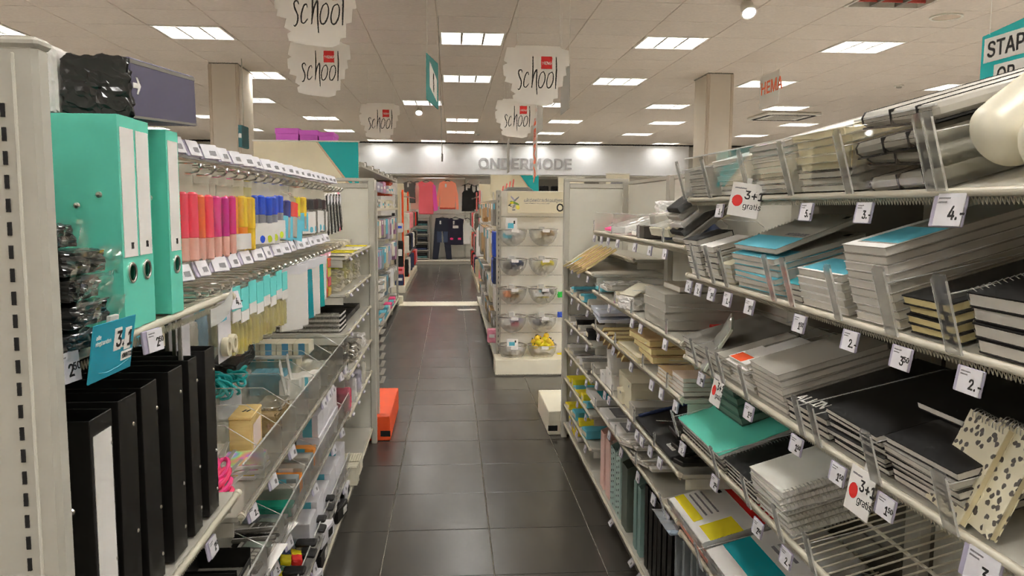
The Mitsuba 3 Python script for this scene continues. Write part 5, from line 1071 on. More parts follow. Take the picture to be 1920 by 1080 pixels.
z = LFAR[4]
for k in range(4): t = thing("craft_pack", "%s pack on the far left unit's fifth shelf, %s from the camera" % (["raspberry pink", "white", "lilac", "pale"][k], nth(k)), "craft pack"); M = tr(-0.60, 3.78 + 0.22 * k, z + 0.002); part(t, "pack", rough_box(0.10, 0.13, 0.10, 0.006, 220 + k), [col(206, 70, 100), "paper_white", "holder_lilac", "cream_white"][k], M); part(t, "wrapper", crumple(0.12, 0.13, 0.008, 224 + k), "wrap", M @ frame((-0.01, -0.008, -0.002), (1, 0, 0), (0, 0, 1)))
for k in range(5): solo("envelope_stack", box(0.13, 0.014, 0.09, 0.002), "beige_pad" if k % 2 else "cream_white", tr(-0.59, 3.75 + 0.016 * k, 0.109) @ rot("x", -5), "cream envelope at the foot of the far left unit, %s from the camera" % nth(k), "envelope")
for k in range(22): solo("file_card", box(0.0055, 0.13, 0.075, 0.001), "cream_white" if k % 2 else "beige_pad", tr(-0.60 + 0.0062 * k, 3.90, 0.109), "cream card in the filed row at the foot of the far left unit", "card", "cream cards filed at the foot of the left shelving")

# ================================================================== hanging signs
def smooth_path(pts, n=10):
    p = np.array(pts, float); p = np.vstack([2 * p[0] - p[1], p, 2 * p[-1] - p[-2]]); out = []
    for i in range(1, len(p) - 2):
        for u in np.linspace(0, 1, n, endpoint=False):
            a, b, c, d = p[i - 1], p[i], p[i + 1], p[i + 2]
            out.append(0.5 * (2 * b + (c - a) * u + (2 * a - 5 * b + 4 * c - d) * u * u + (3 * b - a - 3 * c + d) * u ** 3))
    out.append(p[-2]); return np.array(out)
STROKES = [
    ([(0.115, 0.40), (0.10, 0.45), (0.055, 0.455), (0.025, 0.40), (0.045, 0.30), (0.095, 0.17), (0.085, 0.05), (0.04, -0.03), (0.015, -0.02)], 0.013),
    ([(0.285, 0.34), (0.265, 0.40), (0.215, 0.36), (0.165, 0.20), (0.165, 0.06), (0.215, 0.03), (0.285, 0.11)], 0.012),
    ([(0.39, 0.79), (0.392, 0.5), (0.385, 0.25), (0.365, 0.02)], 0.014),
    ([(0.375, 0.10), (0.42, 0.34), (0.475, 0.46), (0.492, 0.42), (0.485, 0.2), (0.49, 0.0), (0.498, -0.145)], 0.0135),
    ([(0.65, 0.42), (0.585, 0.36), (0.535, 0.18), (0.55, 0.04), (0.615, 0.03), (0.685, 0.16), (0.705, 0.32), (0.665, 0.42), (0.635, 0.41)], 0.012),
    ([(0.87, 0.41), (0.80, 0.36), (0.75, 0.18), (0.765, 0.04), (0.83, 0.03), (0.90, 0.16), (0.92, 0.32), (0.885, 0.41), (0.855, 0.40)], 0.012),
    ([(0.985, 0.785), (0.995, 0.5), (0.985, 0.25), (0.975, 0.01)], 0.0145)]
def word_poly():
    gs = []
    for pts, w in STROKES:
        q = smooth_path(pts); n = len(q)
        for i in range(n - 1):
            r = w * (0.75 + 0.45 * math.sin(math.pi * (i + 0.5) / n)); gs.append(LineString([q[i], q[i + 1]]).buffer(r, 4))
    return unary_union(gs).simplify(0.0015)
WORD = word_poly()
RAG = [(0.1, 1.45), (0.30, 1.45), (0.32, 1.50), (1.0, 1.51), (1.45, 1.49), (1.5, 1.44), (1.68, 1.40), (1.70, 1.02), (1.60, 1.0), (1.63, 0.78), (1.55, 0.76), (1.53, 0.5), (1.42, 0.48), (1.41, 0.2), (1.30, 0.18), (1.28, 0.06), (1.1, 0.0), (0.8, 0.03), (0.5, 0.06), (0.28, 0.12), (0.25, 0.25), (0.33, 0.3), (0.2, 0.38), (0.24, 0.55), (0.05, 0.6), (0.08, 0.72), (0.02, 0.75), (0.0, 1.0), (0.12, 1.06), (0.02, 1.12)]
def scaled(poly, s):
    from shapely import affinity
    return affinity.scale(poly, s, s, origin=(0, 0))
SU = 0.294
WORD_MESH = mikit.ply(_prism(scaled(WORD, SU), 0.0012)); RAG_MESH = mikit.ply(_prism(scaled(Polygon(RAG), SU), 0.004))
scene["sign_card"] = {"type": "twosided", "bsdf": {"type": "diffuse", "reflectance": {"type": "rgb", "value": lin((244, 240, 232))}}}
for (x0, z0, y, sc, turn, lab) in ((-1.015, 2.372, 4.75, 0.98, 0, "nearest on the left, cut by the picture's top edge"), (-1.225, 2.275, 6.15, 0.94, 0, "second on the left, over the pens"), (-1.09, 2.25, 9.6, 0.96, 0, "farthest, hanging over the left shelving"), (0.385, 2.215, 6.0, 1.0, 0, "larger one on the right of the aisle"), (0.483, 2.225, 8.9, 0.97, 0, "smaller one on the right, behind the larger")):
    t = thing("school_sign", "ragged white card sign reading school, %s" % lab, "hanging sign")
    M = FRONT(x0, y, z0) @ np.diag([sc, sc, sc, 1.0])
    part(t, "card", RAG_MESH, "sign_card", M @ tr(0, 0, -0.004)); c = t + "__card"
    part(c, "lettering", WORD_MESH, "ink", M @ tr(0.374 * SU, 0.44 * SU, 0))
    q = part(c, "red_square", box(0.285 * SU, 0.31 * SU, 0.0012), "brand_red", M @ tr((0.374 + 0.60) * SU, (0.44 + 0.49) * SU, 0)); part(q, "lettering", text("HEMA", 0.0215, 0.0006), "paper_white", M @ tr((0.374 + 0.622) * SU, (0.44 + 0.60) * SU, 0.0013) @ np.diag([0.98, 1, 1, 1]))
    for k, fx in enumerate((0.36, 1.46)):
        xx, zz = x0 + fx * SU * sc, z0 + 1.49 * SU * sc
        part(t, "string", tube(((xx, y + 0.002, zz - 0.01), (xx + 0.01 * (1 - 2 * k), y + 0.004, CEIL)), 0.0011, 4), "white_plastic")
# sign seen from the side, teal
def hung(t, pts, r=0.0012, m="white_plastic"):
    for (x, y, z) in pts: part(t, "string", tube(((x, y, z), (x, y, CEIL)), r, 4), m)
t = thing("department_sign", "narrow teal sign seen almost edge on, hanging over the aisle", "hanging sign")
M = frame((-0.152, 5.0, 2.10), (0.052, 1.2, 0), (0, 0, 1)); part(t, "board", prism(((0, 0.02), (1.17, 0.10), (1.17, 0.44), (0, 0.30)), 0.006), col(48, 122, 118), M @ tr(0, 0, -0.003))
part(t, "white_panel", box(0.75, 0.16, 0.002), "paper_white", M @ tr(0.22, 0.13, 0.003)); part(t, "lettering", text("S", 0.12, 0.002), "ink", M @ tr(0.52, 0.15, 0.005)); hung(t, [(-0.150, 5.1, 2.39), (-0.104, 6.1, 2.52)])
t = thing("hanging_wire", "long thin wire hanging from the ceiling with a small clip at its end", "wire"); part(t, "wire", tube(((-0.11, 7.0, CEIL), (-0.08, 7.0, 1.90)), 0.003, 5), "grey_light"); part(t, "clip", box(0.014, 0.01, 0.07, 0.003), "grey_cover", tr(-0.087, 6.995, 1.85))
def banner(lab, x, y, z0, z1, depth, m, word=None, wm="orange_text", th=0.05):
    t = thing("edge_on_banner", lab, "hanging banner"); part(t, "board", box(0.006, depth, z1 - z0, 0.001), m, tr(x, y, z0))
    if word:
        M = frame((x - 0.0008, y + depth * 0.72, z0 + (z1 - z0) * 0.35), (0, 0, 1), (0, 1, 0)); part(t, "lettering", text(word, depth * 0.5, 0.002), wm, frame((x - 0.001, y + depth * 0.2, z0 + (z1 - z0) * 0.95), (0, 0, -1), (0, -1, 0)) @ tr(0, -depth * 0.55, 0))
    hung(t, [(x + 0.003, y + 0.02, z1), (x + 0.003, y + depth - 0.02, z1)])
banner("tall narrow white banner with salmon letters seen edge on", 0.945, 8.8, 1.80, 2.62, 0.42, "paper_white", "HEMA")
banner("grey banner hanging beside the larger right ragged sign, seen edge on", 0.93, 6.3, 2.24, 2.58, 0.5, "grey_light"); banner("short grey banner hanging behind the larger right ragged sign", 0.90, 7.9, 2.22, 2.52, 0.5, "grey_light"); banner("dark thin banner below the smaller right ragged sign, seen edge on", 0.765, 10.6, 1.92, 2.36, 0.35, "steel_dark")
t = thing("shop_banner", "white hanging banner with orange capitals in front of the right column", "hanging banner")
M = frame((3.5, 8.90, 2.58), (0, -0.53, 0), (0, 0, 1)); part(t, "board", box(0.53, 0.36, 0.004, 0.001), "paper_white", M @ tr(0, 0, -0.004)); part(t, "lettering", text("HEMA", 0.13, 0.0015), "orange_text", M @ tr(0.03, 0.15, 0) @ np.diag([1.13, 1, 1, 1])); hung(t, [(3.502, 8.85, 2.94), (3.502, 8.45, 2.94)])
t = thing("stacking_offer_sign", "big teal stepped sign with white plates reading STAPEL OP, top right", "hanging sign")
M = frame((2.2, 3.30, 0.0), (0, -1, 0), (0, 0, 1))
part(t, "board", prism(((0.10, 2.172), (0.10, 2.00), (0.155, 1.99), (0.155, 1.965), (0.02, 1.965), (0.02, 1.70), (0.9, 1.70), (0.9, 2.215), (0.55, 2.215)), 0.008), "teal_sign", M @ tr(0, 0, -0.008))
for (s_, x, z, w, h) in (("STAPEL", 0.118, 2.060, 0.40, 0.098), ("OP", 0.185, 1.955, 0.30, 0.088), ("ST", 0.05, 1.850, 0.40, 0.09)):
    p = part(t, "plate", box(w, h, 0.002), "paper_white", M @ tr(x, z, 0)); part(p, "lettering", text(s_, h * 0.62, 0.001), "ink", M @ tr(x + 0.018, z + h * 0.2, 0.002))
hung(t, [(2.196, 3.15, 2.17), (2.196, 2.5, 2.2)])

# ================================================================== beyond: second row of shelving
def header_board(label, x0, x1, y, z0, z1, group=None, stripes=False):
    t = thing("header_board", label, "header sign"); part(t, "board", box(x1 - x0, 0.02, z1 - z0, 0.002), "cream_panel", tr(x0, y, z0)); w, h = x1 - x0, z1 - z0
    M = FRONT(x0, y - 0.0005, z0)
    part(t, "teal_corner", prism(((w, h), (w, 0.0), (w * 0.92, 0.0), (w * 0.615, h)), 0.002), "teal_sign", M); part(t, "tan_edge", prism(((w * 0.615, h), (w * 0.92, 0), (w * 0.89, 0), (w * 0.595, h)), 0.0024), col(196, 170, 138), M)
    part(t, "frame", box(w + 0.02, 0.024, 0.012, 0.003), "white_plastic", tr(x0 - 0.01, y - 0.001, z1))
    if stripes:
        for k in range(4): part(t, "stripe", prism(((0, 0), (0.02, 0), (0.045, 0.10 + 0.03 * k), (0.025, 0.10 + 0.03 * k)), 0.002), col(226, 120, 110), M @ tr(w * (0.22 + 0.07 * k), 0.03, 0))
    for xx in (x0 + 0.03, x1 - 0.05): part(t, "leg", box(0.02, 0.004, 0.14, 0.001), "steel_grey", tr(xx, y - 0.0045, z0 - 0.10))
def far_unit(label, x0, x1, y0, y1, h, side_front, zs, group, end_label=None):
    t = thing("shelving_unit", label, "shop shelving"); xc = (x0 + x1) / 2
    n = int(round((y1 - y0) / 1.1))
    for k in range(n + 1):
        y = y0 + (y1 - y0 - 0.05) * k / n
        part(t, "upright", box(0.05, 0.05, h, 0.004), "steel_grey", tr(xc - 0.025, y, 0)); part(t, "foot", box(x1 - x0, 0.04, 0.09, 0.004), "steel_grey", tr(x0, y, 0.001))
    for k in range(n): part(t, "back_panel", box(0.02, (y1 - y0) / n - 0.004, h - 0.14, 0.001), "steel_panel", tr(xc - 0.01, y0 + (y1 - y0) * k / n, 0.10))
    for s_ in (-1, 1):
        fx = x1 if s_ > 0 else x0
        for z in [0.10] + list(zs): 
            sh = part(t, "shelf", box(abs(fx - xc) - 0.012, y1 - y0 - 0.01, 0.018, 0.002), "steel_grey", tr(min(fx, xc + 0.012 * s_), y0 + 0.005, z - 0.02)); part(sh, "front_rail", box(0.01, y1 - y0, 0.03, 0.003), "cream_rail", tr(fx - 0.005, y0, z - 0.022))
    part(t, "top_rail", box(0.05, y1 - y0, 0.02, 0.003), "steel_grey", tr(xc - 0.025, y0, h - 0.02))
    return t
# left: its near end carries a header board and purple boxes
u2 = far_unit("long grey shelving unit beyond the left row, header board on its near end", -1.60, -0.79, 6.22, 11.72, 1.62, -0.79, (1.43,), None)
part(u2, "end_panel", box(0.80, 0.02, 1.60, 0.003), "steel_panel", tr(-1.595, 6.195, 0.01)); part(u2, "far_post", box(0.03, 0.05, 1.63, 0.003), "steel_grey", tr(-0.82, 11.70, 0.0)); part(u2, "foot_cap", box(0.07, 0.12, 0.12, 0.006), "cream_white", tr(-0.80, 11.78, 0.0))
part(u2, "high_shelf", box(0.40, 4.6, 0.02, 0.002), "steel_grey", tr(-1.185, 7.1, 1.80)); 
for k in range(3): part(u2, "high_post", box(0.03, 0.03, 0.24, 0.002), "steel_grey", tr(-1.19, 7.2 + 2.1 * k, 1.60))
header_board("cream header board with a teal corner over the left shelving", -1.50, -0.712, 6.19, 1.625, 1.945)
for k, (x, w, h) in enumerate(((-1.57, 0.20, 0.115), (-1.36, 0.16, 0.10), (-1.19, 0.13, 0.085))): 
    t = thing("purple_box", "bright purple box behind the left header board, %s from the column" % nth(k), "box"); part(t, "carton", box(w, 0.3, h, 0.003), "purple_pink", tr(x, 7.3, 2.03)); part(t, "lid", box(w + 0.01, 0.31, h * 0.45, 0.003), "purple_pink", tr(x - 0.005, 7.295, 2.03 + h * 0.6))
t = thing("top_storage_rack", "grey rack on top of the second left shelving unit, holding purple boxes", "rack"); part(t, "board", box(0.60, 0.5, 0.02, 0.002), "steel_grey", tr(-1.66, 7.22, 2.008))
for x in (-1.63, -1.22): part(t, "post", box(0.03, 0.03, 0.385, 0.002), "steel_grey", tr(x, 7.4, 1.622))
pal = ["paper_white", "grey_light", "sky_teal", "holder_lilac", "beige_pad", col(214, 120, 150), col(150, 110, 140), col(120, 140, 150), "grey_cover", "cream_white"]
r3 = random.Random(11)
for k in range(20): solo("flat_tray", box(0.32, 0.21, 0.025 + 0.012 * (k % 3), 0.003), ["grey_light", "paper_white", "steel_dark"][k % 3], tr(-1.12, 7.12 + 0.225 * k, 1.822) @ rot("z", (k % 3 - 1) * 4), "grey flat tray on the high shelf beyond the left row, %s from the camera" % nth(k), "tray", "flat trays on the high shelf beyond the left row")
t = thing("red_crate", "red brown crate on the shelf beyond the left shelving", "crate"); part(t, "body", box(0.30, 0.5, 0.17, 0.006), col(170, 62, 40), tr(-1.12, 10.6, 1.60)); part(t, "rim", box(0.31, 0.51, 0.02, 0.004), col(150, 50, 34), tr(-1.125, 10.595, 1.765))
def goods(xf, s_, ya, yb, zs, where, n, w=0.11, group=None, cols=None, hang=False):
    """countable little packs along a far shelf"""
    for zi, (z, h) in enumerate(zs):
        for k in range(n):
            y = ya + (yb - ya) * (k + 0.15) / n; m = r3.choice(cols or pal); d = 0.05 + 0.05 * r3.random(); hh = h * (0.55 + 0.4 * r3.random()); a = (yb - ya) / n * 0.8
            t = thing("hanging_pack" if hang else "shelf_pack", "small pack %s, %s from camera" % (where[zi], nth(k)), "small pack")
            M = tr(xf - s_ * 0.012 - (d if s_ > 0 else 0), y, z - hh - 0.02 if hang else z + 0.001)
            part(t, "pack", box(d, a, hh, 0.004), m, M); part(t, "label", box(d + 0.002, a * 0.7, hh * 0.25, 0.001), r3.choice(["paper_white", "card_white", "sky_teal"]), M @ tr(-0.001, a * 0.15, hh * (0.7 if hang else 0.35)))
            if hang: part(t, "hook", tube(((xf - s_ * 0.30, y + a / 2, z), (xf + s_ * 0.004, y + a / 2, z)), 0.003, 5), "chrome")
goods(-0.79, 1, 8.0, 11.6, [(1.43, 0.13)], ["on the upper shelf beyond the left row"], 14)
goods(-0.79, 1, 7.9, 11.6, [(1.32, 0.30), (0.98, 0.30), (0.62, 0.3)], ["hanging high beyond the left row", "hanging midway beyond the left row", "hanging low beyond the left row"], 12, hang=True)
goods(-0.79, 1, 7.9, 11.6, [(0.10, 0.12)], ["on the bottom shelf beyond the left row"], 12, cols=["paper_white", "pink", "grey_light", "sky_teal"])
goods(-0.80, 1, 7.9, 11.6, [(1.62, 0.14)], ["on top of the second left unit"], 9, cols=["holder_lilac", "paper_white", col(200, 150, 180)])
# right: end wall of bowls
u3 = far_unit("long grey shelving unit beyond the right row with bowls on its near end", 0.385, 1.46, 7.02, 11.9, 1.60, 0.385, (), None)
part(u3, "end_panel", box(0.98, 0.02, 1.50, 0.003), col(222, 218, 206), tr(0.435, 6.985, 0.10))
for k in range(5): part(u3, "panel_shade_line", box(0.98, 0.004, 0.006), "steel_grey", tr(0.435, 6.982, 0.33 + 0.26 * k))  # thin darker strips painting the soft shade bands on the panel
pst = part(u3, "slotted_post", box(0.04, 0.04, 1.605, 0.003), "steel_grey", tr(0.395, 6.975, 0.0))
for k in range(30): part(pst, "slot", box(0.006, 0.002, 0.022), "slot_black", tr(0.412, 6.9738, 0.15 + 0.048 * k))
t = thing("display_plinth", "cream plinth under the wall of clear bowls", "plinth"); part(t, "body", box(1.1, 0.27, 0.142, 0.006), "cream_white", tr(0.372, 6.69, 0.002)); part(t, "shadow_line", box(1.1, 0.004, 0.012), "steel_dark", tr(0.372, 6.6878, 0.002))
t = thing("gift_sign", "cream sign with a colourful picture reading uitdeelcadeautjes above the bowls", "sign")
M = FRONT(0.482, 6.80, 1.405); W, H = 0.56, 0.186; part(t, "board", box(W, H, 0.012, 0.002), "cream_panel", M @ tr(0, 0, -0.012)); b_ = t + "__board"
part(b_, "lettering", text("uitdeelcadeautjes", 0.030, 0.001, False), "ink_grey", M @ tr(0.14, 0.098, 0) @ np.diag([0.98, 1, 1, 1])); part(b_, "rule", box(0.22, 0.003, 0.001), "ink_grey", M @ tr(0.145, 0.082, 0)); part(b_, "ring_print", lathe(((0.021, 0), (0.032, 0), (0.032, 0.001), (0.021, 0.001), (0.021, 0)), 28), "ink", M @ tr(0.455, 0.050, 0) @ np.diag([0.95, 1.1, 1, 1])); part(b_, "dash_print", box(0.02, 0.008, 0.001), "ink", M @ tr(0.50, 0.10, 0))
for k, (x, y, w, h, a, m) in enumerate(((0.045, 0.125, 0.06, 0.014, -48, "holder_lilac"), (0.075, 0.12, 0.065, 0.013, 42, "ink_grey"), (0.06, 0.088, 0.085, 0.02, -20, col(120, 150, 70)), (0.035, 0.088, 0.035, 0.02, 10, "yellow"), (0.088, 0.05, 0.035, 0.04, 25, col(236, 222, 90)), (0.055, 0.06, 0.05, 0.018, 60, "grey_light"), (0.018, 0.072, 0.035, 0.007, 40, "ink"), (0.020, 0.064, 0.034, 0.006, -30, "ink"), (0.052, 0.028, 0.03, 0.012, 0, "ink_grey"))):
    part(b_, "picture_shape", prism([(w / 2 * math.cos(q), h / 2 * math.sin(q)) for q in np.linspace(0, 2 * math.pi, 13)[:-1]], 0.0006 + 0.00012 * k), m, M @ tr(x, y, 0) @ rot("z", a))
frosted("bowl_plastic", (236, 238, 238), 0.045, rough=0.08)
bowl_prof = [(0.128 * math.sin(a), -0.150 * math.cos(a)) for a in np.linspace(0.05, math.pi / 2, 8)]
fills = [["paper_white", "sky_teal", "paper_white"], ["beige_pad", "cream_white", "kraft"], ["ink_grey", "grey_cover", "navy"], ["cream_white", "beige_pad", "yellow"], ["kraft", col(222, 150, 110), "beige_pad"], ["yellow", "paper_white", "grey_cover"], [col(226, 140, 150), "paper_white", "holder_lilac"], ["grey_light", "ink_grey", "paper_white"], ["paper_white", "grey_light", "card_white"], ["yellow", YE, "ink"]]
nmf = ["a white boxed toy", "beige shells", "dark pens", "cream beads", "tan figures", "yellow and white tubes", "pink trinkets", "grey spotted toys", "white boxes", "yellow plush toys"]
pos = ["top left", "top right", "second row left", "second row right", "third row left", "third row right", "fourth row left", "fourth row right", "bottom left", "bottom right"]
for r in range(5):
    for c in range(2):
        i = 2 * r + c; x = (0.532, 0.80)[c]; z = (1.265, 1.005, 0.752, 0.502, 0.245)[r]; y = 6.865
        t = thing("wall_bowl", "clear bowl holding %s, %s on the end wall" % (nmf[i], pos[i]), "bowl"); M = tr(x, y, z)
        part(t, "bowl", lathe(bowl_prof, 24), "bowl_plastic", M); part(t, "rim", tube([(0.129 * math.cos(a), 0.129 * math.sin(a), 0.0) for a in np.linspace(0, 2 * math.pi, 29)[:-1]], 0.0042, 6, True), "silver", M); part(t, "bracket", box(0.05, 0.03, 0.05, 0.004), "acrylic_rim", M @ tr(-0.025, 0.10, -0.03)); part(t, "tag", box(0.062, 0.002, 0.028), "paper_white", M @ tr(-0.02, -0.134, -0.022))
        for k in range(7 if i != 9 else 11):
            a = 2.4 * k; rad = 0.052 * math.sqrt(k / 6 + 0.05); top = i in (0, 8)
            hgt = 0.012 + 0.022 * (k % 3) if i != 9 else 0.03 + 0.026 * (k % 4)
            m = fills[i][k % 3]
            Mk = M @ tr(rad * math.cos(a), rad * math.sin(a) - 0.01, -0.10 + hgt) @ rot("z", a * 57) @ rot("x", 25 * math.sin(k))
            nm = "toy %s in the %s bowl of the end wall" % (["of " + nmf[i], "among " + nmf[i], "amid " + nmf[i]][k % 3], pos[i])
            if i == 9:
                t2 = thing("plush_toy", "small yellow and black plush in the overflowing bottom right bowl", "plush toy", "yellow plush toys in the bottom bowl"); part(t2, "body", lathe([(0.036 * math.sin(q), -0.032 * math.cos(q)) for q in np.linspace(0, math.pi, 7)], 10), "yellow" if k % 4 else "paper_white", Mk @ tr(0, 0, 0.03)); part(t2, "head", lathe([(0.027 * math.sin(q), -0.025 * math.cos(q)) for q in np.linspace(0, math.pi, 7)], 10), YE, Mk @ tr(0.02, 0, 0.066))
                for q in (-1, 1): part(t2, "ear", box(0.008, 0.008, 0.016, 0.002), "ink", Mk @ tr(0.018 + 0.012 * q, 0, 0.082))
            else: solo("small_toy", rough_box(0.068, 0.055, 0.032, 0.004, 230 + k), m, Mk @ tr(-0.025, -0.02, 0), "one of %s heaped in the %s bowl" % (nmf[i], pos[i]), "small toy", "%s in the %s bowl" % (nmf[i], pos[i]))
for (x, z, w, h, lab) in ((0.515, 1.245, 0.10, 0.15, "white boxed toy standing in the top left bowl"), (0.53, 0.225, 0.10, 0.11, "white box standing in the bottom left bowl"), (0.80, 0.71, 0.13, 0.05, "white carton lying across the third right bowl")):
    t = thing("toy_box", lab, "box"); part(t, "carton", box(w, 0.03, h, 0.003), "paper_white", tr(x - w / 2, 6.80, z - 0.03)); part(t, "print", box(w * 0.5, 0.001, h * 0.3), "sky_teal", tr(x - w * 0.3, 6.7985, z + h * 0.2)); part(t, "dark_print", box(w * 0.12, 0.001, h * 0.18), "ink", tr(x + w * 0.2, 6.7985, z + h * 0.45))
goods(0.385, -1, 7.15, 11.6, [(1.52, 0.26), (1.24, 0.46), (0.74, 0.30), (0.42, 0.26)], ["hanging at the top beside the bowl wall", "hanging second row beside the bowl wall", "hanging third row beside the bowl wall", "hanging lowest beside the bowl wall"], 10, hang=True, cols=["kraft", "beige_pad", "grey_light", "paper_white", "steel_dark", col(190, 150, 100)])
for k in range(9): solo("straw_bundle", rough_box(0.045, 0.05, 0.23, 0.003, 250 + k % 4), BL if k % 3 else "navy", tr(0.372, 7.12 + 0.06 * (k % 5), 0.76 + 0.245 * (k // 5)), "bundle of blue sticks hanging beside the bowl wall, %s" % nth(k), "stick bundle")
t = thing("pink_bag", "small pink and white bag at the foot of the unit beside the plinth", "bag"); part(t, "bag", rough_box(0.09, 0.12, 0.12, 0.01, 260), col(226, 150, 170), tr(0.325, 7.1, 0.22)); part(t, "tag", box(0.05, 0.004, 0.03), "paper_white", tr(0.34, 7.094, 0.27)); part(t, "hook", tube(((0.37, 7.16, 0.35), (0.62, 7.16, 0.35)), 0.003, 5), "chrome")
header_board("white header board with pink stripes and teal corner over the far right unit", 0.54, 1.21, 11.0, 1.62, 1.895, None, True)
for k in range(4): solo("wire_basket", box(0.30 - 0.03 * k, 0.3, 0.008, 0.002), "silver", tr(0.50 + 0.015 * k, 7.6, 1.605 + 0.012 * k), "flat chrome wire basket stacked on the bowl unit, %s" % top_down(3 - k), "wire basket")
# hangers edge pieces seen at the right gondola's far end
for (z, m, lab) in ((0.66, col(50, 190, 70), "green toy hanging at the edge of the bowl wall"), (0.48, BL, "blue toy hanging at the edge of the bowl wall"), (0.11, "yellow", "yellow bag near the cream plinth")): solo("hanging_toy", rough_box(0.05, 0.03, 0.05, 0.006, 270), m, tr(0.94, 6.90, z), lab, "toy")

# ================================================================== far end: clothing department
for s_, x0, x1, nm, em in ((-1, -1.12, -0.80, "left", "orange_red"), (1, 0.46, 0.80, "right", col(216, 120, 120))):
    y0 = 13.45
    t = thing("clothing_gondola", "cream panelled clothing gondola at the far end of the aisle, %s one" % nm, "clothing rack"); xe = x1 if s_ < 0 else x0
    part(t, "end_panel", box(x1 - x0, 0.03, 1.72, 0.003), "cream_panel", tr(x0, y0, 0.12)); part(t, "side_panel", box(0.04, 4.4, 1.62, 0.003), "cream_panel", tr((x0 + x1) / 2 - 0.02, y0 + 0.035, 0.12))
    for k in range(2): part(t, "colour_edge", box(0.03, 0.05, 1.60, 0.003), em, tr(xe - (0.035 if s_ < 0 else 0.0), y0 - 0.06 + 1.6 * k, 0.13)); 
    part(t, "white_edge", box(0.014, 0.05, 1.60, 0.002), "paper_white", tr(xe - (0.055 if s_ < 0 else -0.035), y0 - 0.06, 0.13)); part(t, "plinth", box(x1 - x0 + 0.03, 4.7, 0.118, 0.004), "cream_white", tr(x0 - 0.015, y0 - 0.15, 0.001))
    for z in (0.55, 0.95, 1.35, 1.62): part(t, "hang_bar", box(0.02, 4.2, 0.02, 0.004), "chrome", tr(xe - 0.01, y0 + 0.1, z))
    for k in range(18):
        m = r3.choice(["black_matt", "paper_white", "navy", "red", "grey_cover", col(226, 140, 150), "beige_pad"]); zz = (0.55, 0.95, 1.35)[k % 3]
        solo("hanging_garment", rough_box(0.10, 0.12, 0.30, 0.012, 280 + k % 5), m, tr(xe - (0.05 if s_ > 0 else 0.05), y0 + 0.25 + 0.23 * k, zz - 0.31), "folded garment hanging on the %s clothing gondola, %s from the camera" % (nm, nth(k)), "garment")
def shape_of(kind):
    if kind == "tee": return [(-0.09, 0), (-0.04, -0.03), (0.04, -0.03), (0.09, 0), (0.20, -0.05), (0.25, -0.22), (0.17, -0.25), (0.16, -0.2), (0.165, -0.66), (-0.165, -0.66), (-0.16, -0.2), (-0.17, -0.25), (-0.25, -0.22), (-0.20, -0.05)]
    if kind == "sweater": return [(-0.08, 0), (-0.03, -0.02), (0.03, -0.02), (0.08, 0), (0.19, -0.05), (0.25, -0.36), (0.26, -0.66), (0.20, -0.67), (0.18, -0.3), (0.18, -0.62), (-0.18, -0.62), (-0.18, -0.3), (-0.20, -0.60), (-0.26, -0.59), (-0.25, -0.36), (-0.19, -0.05)]
    if kind == "tank": return [(-0.10, 0), (-0.07, -0.01), (-0.05, -0.10), (0.05, -0.10), (0.07, -0.01), (0.10, 0), (0.10, -0.15), (0.15, -0.22), (0.16, -0.68), (-0.16, -0.68), (-0.15, -0.22), (-0.10, -0.15)]
    if kind == "jeans": return [(-0.155, 0), (0.155, 0), (0.18, -0.22), (0.235, -1.0), (0.10, -1.0), (0.01, -0.32), (-0.01, -0.32), (-0.10, -1.0), (-0.235, -1.0), (-0.18, -0.22)]
    return [(-0.10, 0), (-0.04, -0.04), (0.04, -0.04), (0.10, 0), (0.19, -0.04), (0.17, -0.16), (0.18, -0.62), (-0.18, -0.62), (-0.17, -0.16), (-0.19, -0.04)]
def garment(kind, x, y, z, m, label, sc=1.0, thick=0.07, turn=0, hanger=True):
    t = thing("garment_on_hanger", label, "clothing"); M = FRONT(x, y, z) @ rot("y", turn)
    pts = tuple((a * sc, b * sc) for a, b in shape_of(kind)); part(t, "cloth", pillow_prism(pts, thick, 0.012), m, M @ tr(0, 0, -thick / 2))
    part(t, "hanger", tube([(-0.15 * sc, -0.035 * sc, 0), (0, 0.02, 0), (0.15 * sc, -0.035 * sc, 0)], 0.008, 6), "black_matt", M); part(t, "hook", tube([(0, 0.02, 0), (0, 0.075, 0), (0.02, 0.10, 0), (0.035, 0.085, 0)], 0.005, 6), "chrome", M)
    part(t, "tag", box(0.04, 0.09, 0.003), "paper_white", M @ tr(-0.06 * sc, -0.15 * sc, thick / 2 + 0.002)); return t, M
struct("trim_2"); put("trim_2", box(4.2, 0.55, 0.11, 0.005), "grey_light", tr(-1.25, BACK - 0.72, 0.001)); part("trim_2", "front_edge", box(4.2, 0.01, 0.03, 0.002), "cream_white", tr(-1.25, BACK - 0.731, 0.085))
t = thing("clothes_rail", "chrome rail high on the back wall carrying bright tops", "clothes rail"); part(t, "bar", tube(((-1.35, 20.15, 2.165), (0.35, 20.15, 2.165)), 0.014, 8), "chrome"); 
for x in (-1.3, -0.45, 0.3): part(t, "bracket", box(0.03, 0.46, 0.03, 0.004), "steel_grey", tr(x, 20.15, 2.165))
t = thing("clothes_rail", "lower chrome rail on the back wall carrying jeans and dark tops", "clothes rail"); part(t, "bar", tube(((-0.6, 20.15, 1.27), (1.0, 20.15, 1.27)), 0.014, 8), "chrome")
for x in (-0.58, 0.2, 0.95): part(t, "bracket", box(0.03, 0.46, 0.03, 0.004), "steel_grey", tr(x, 20.15, 1.27))
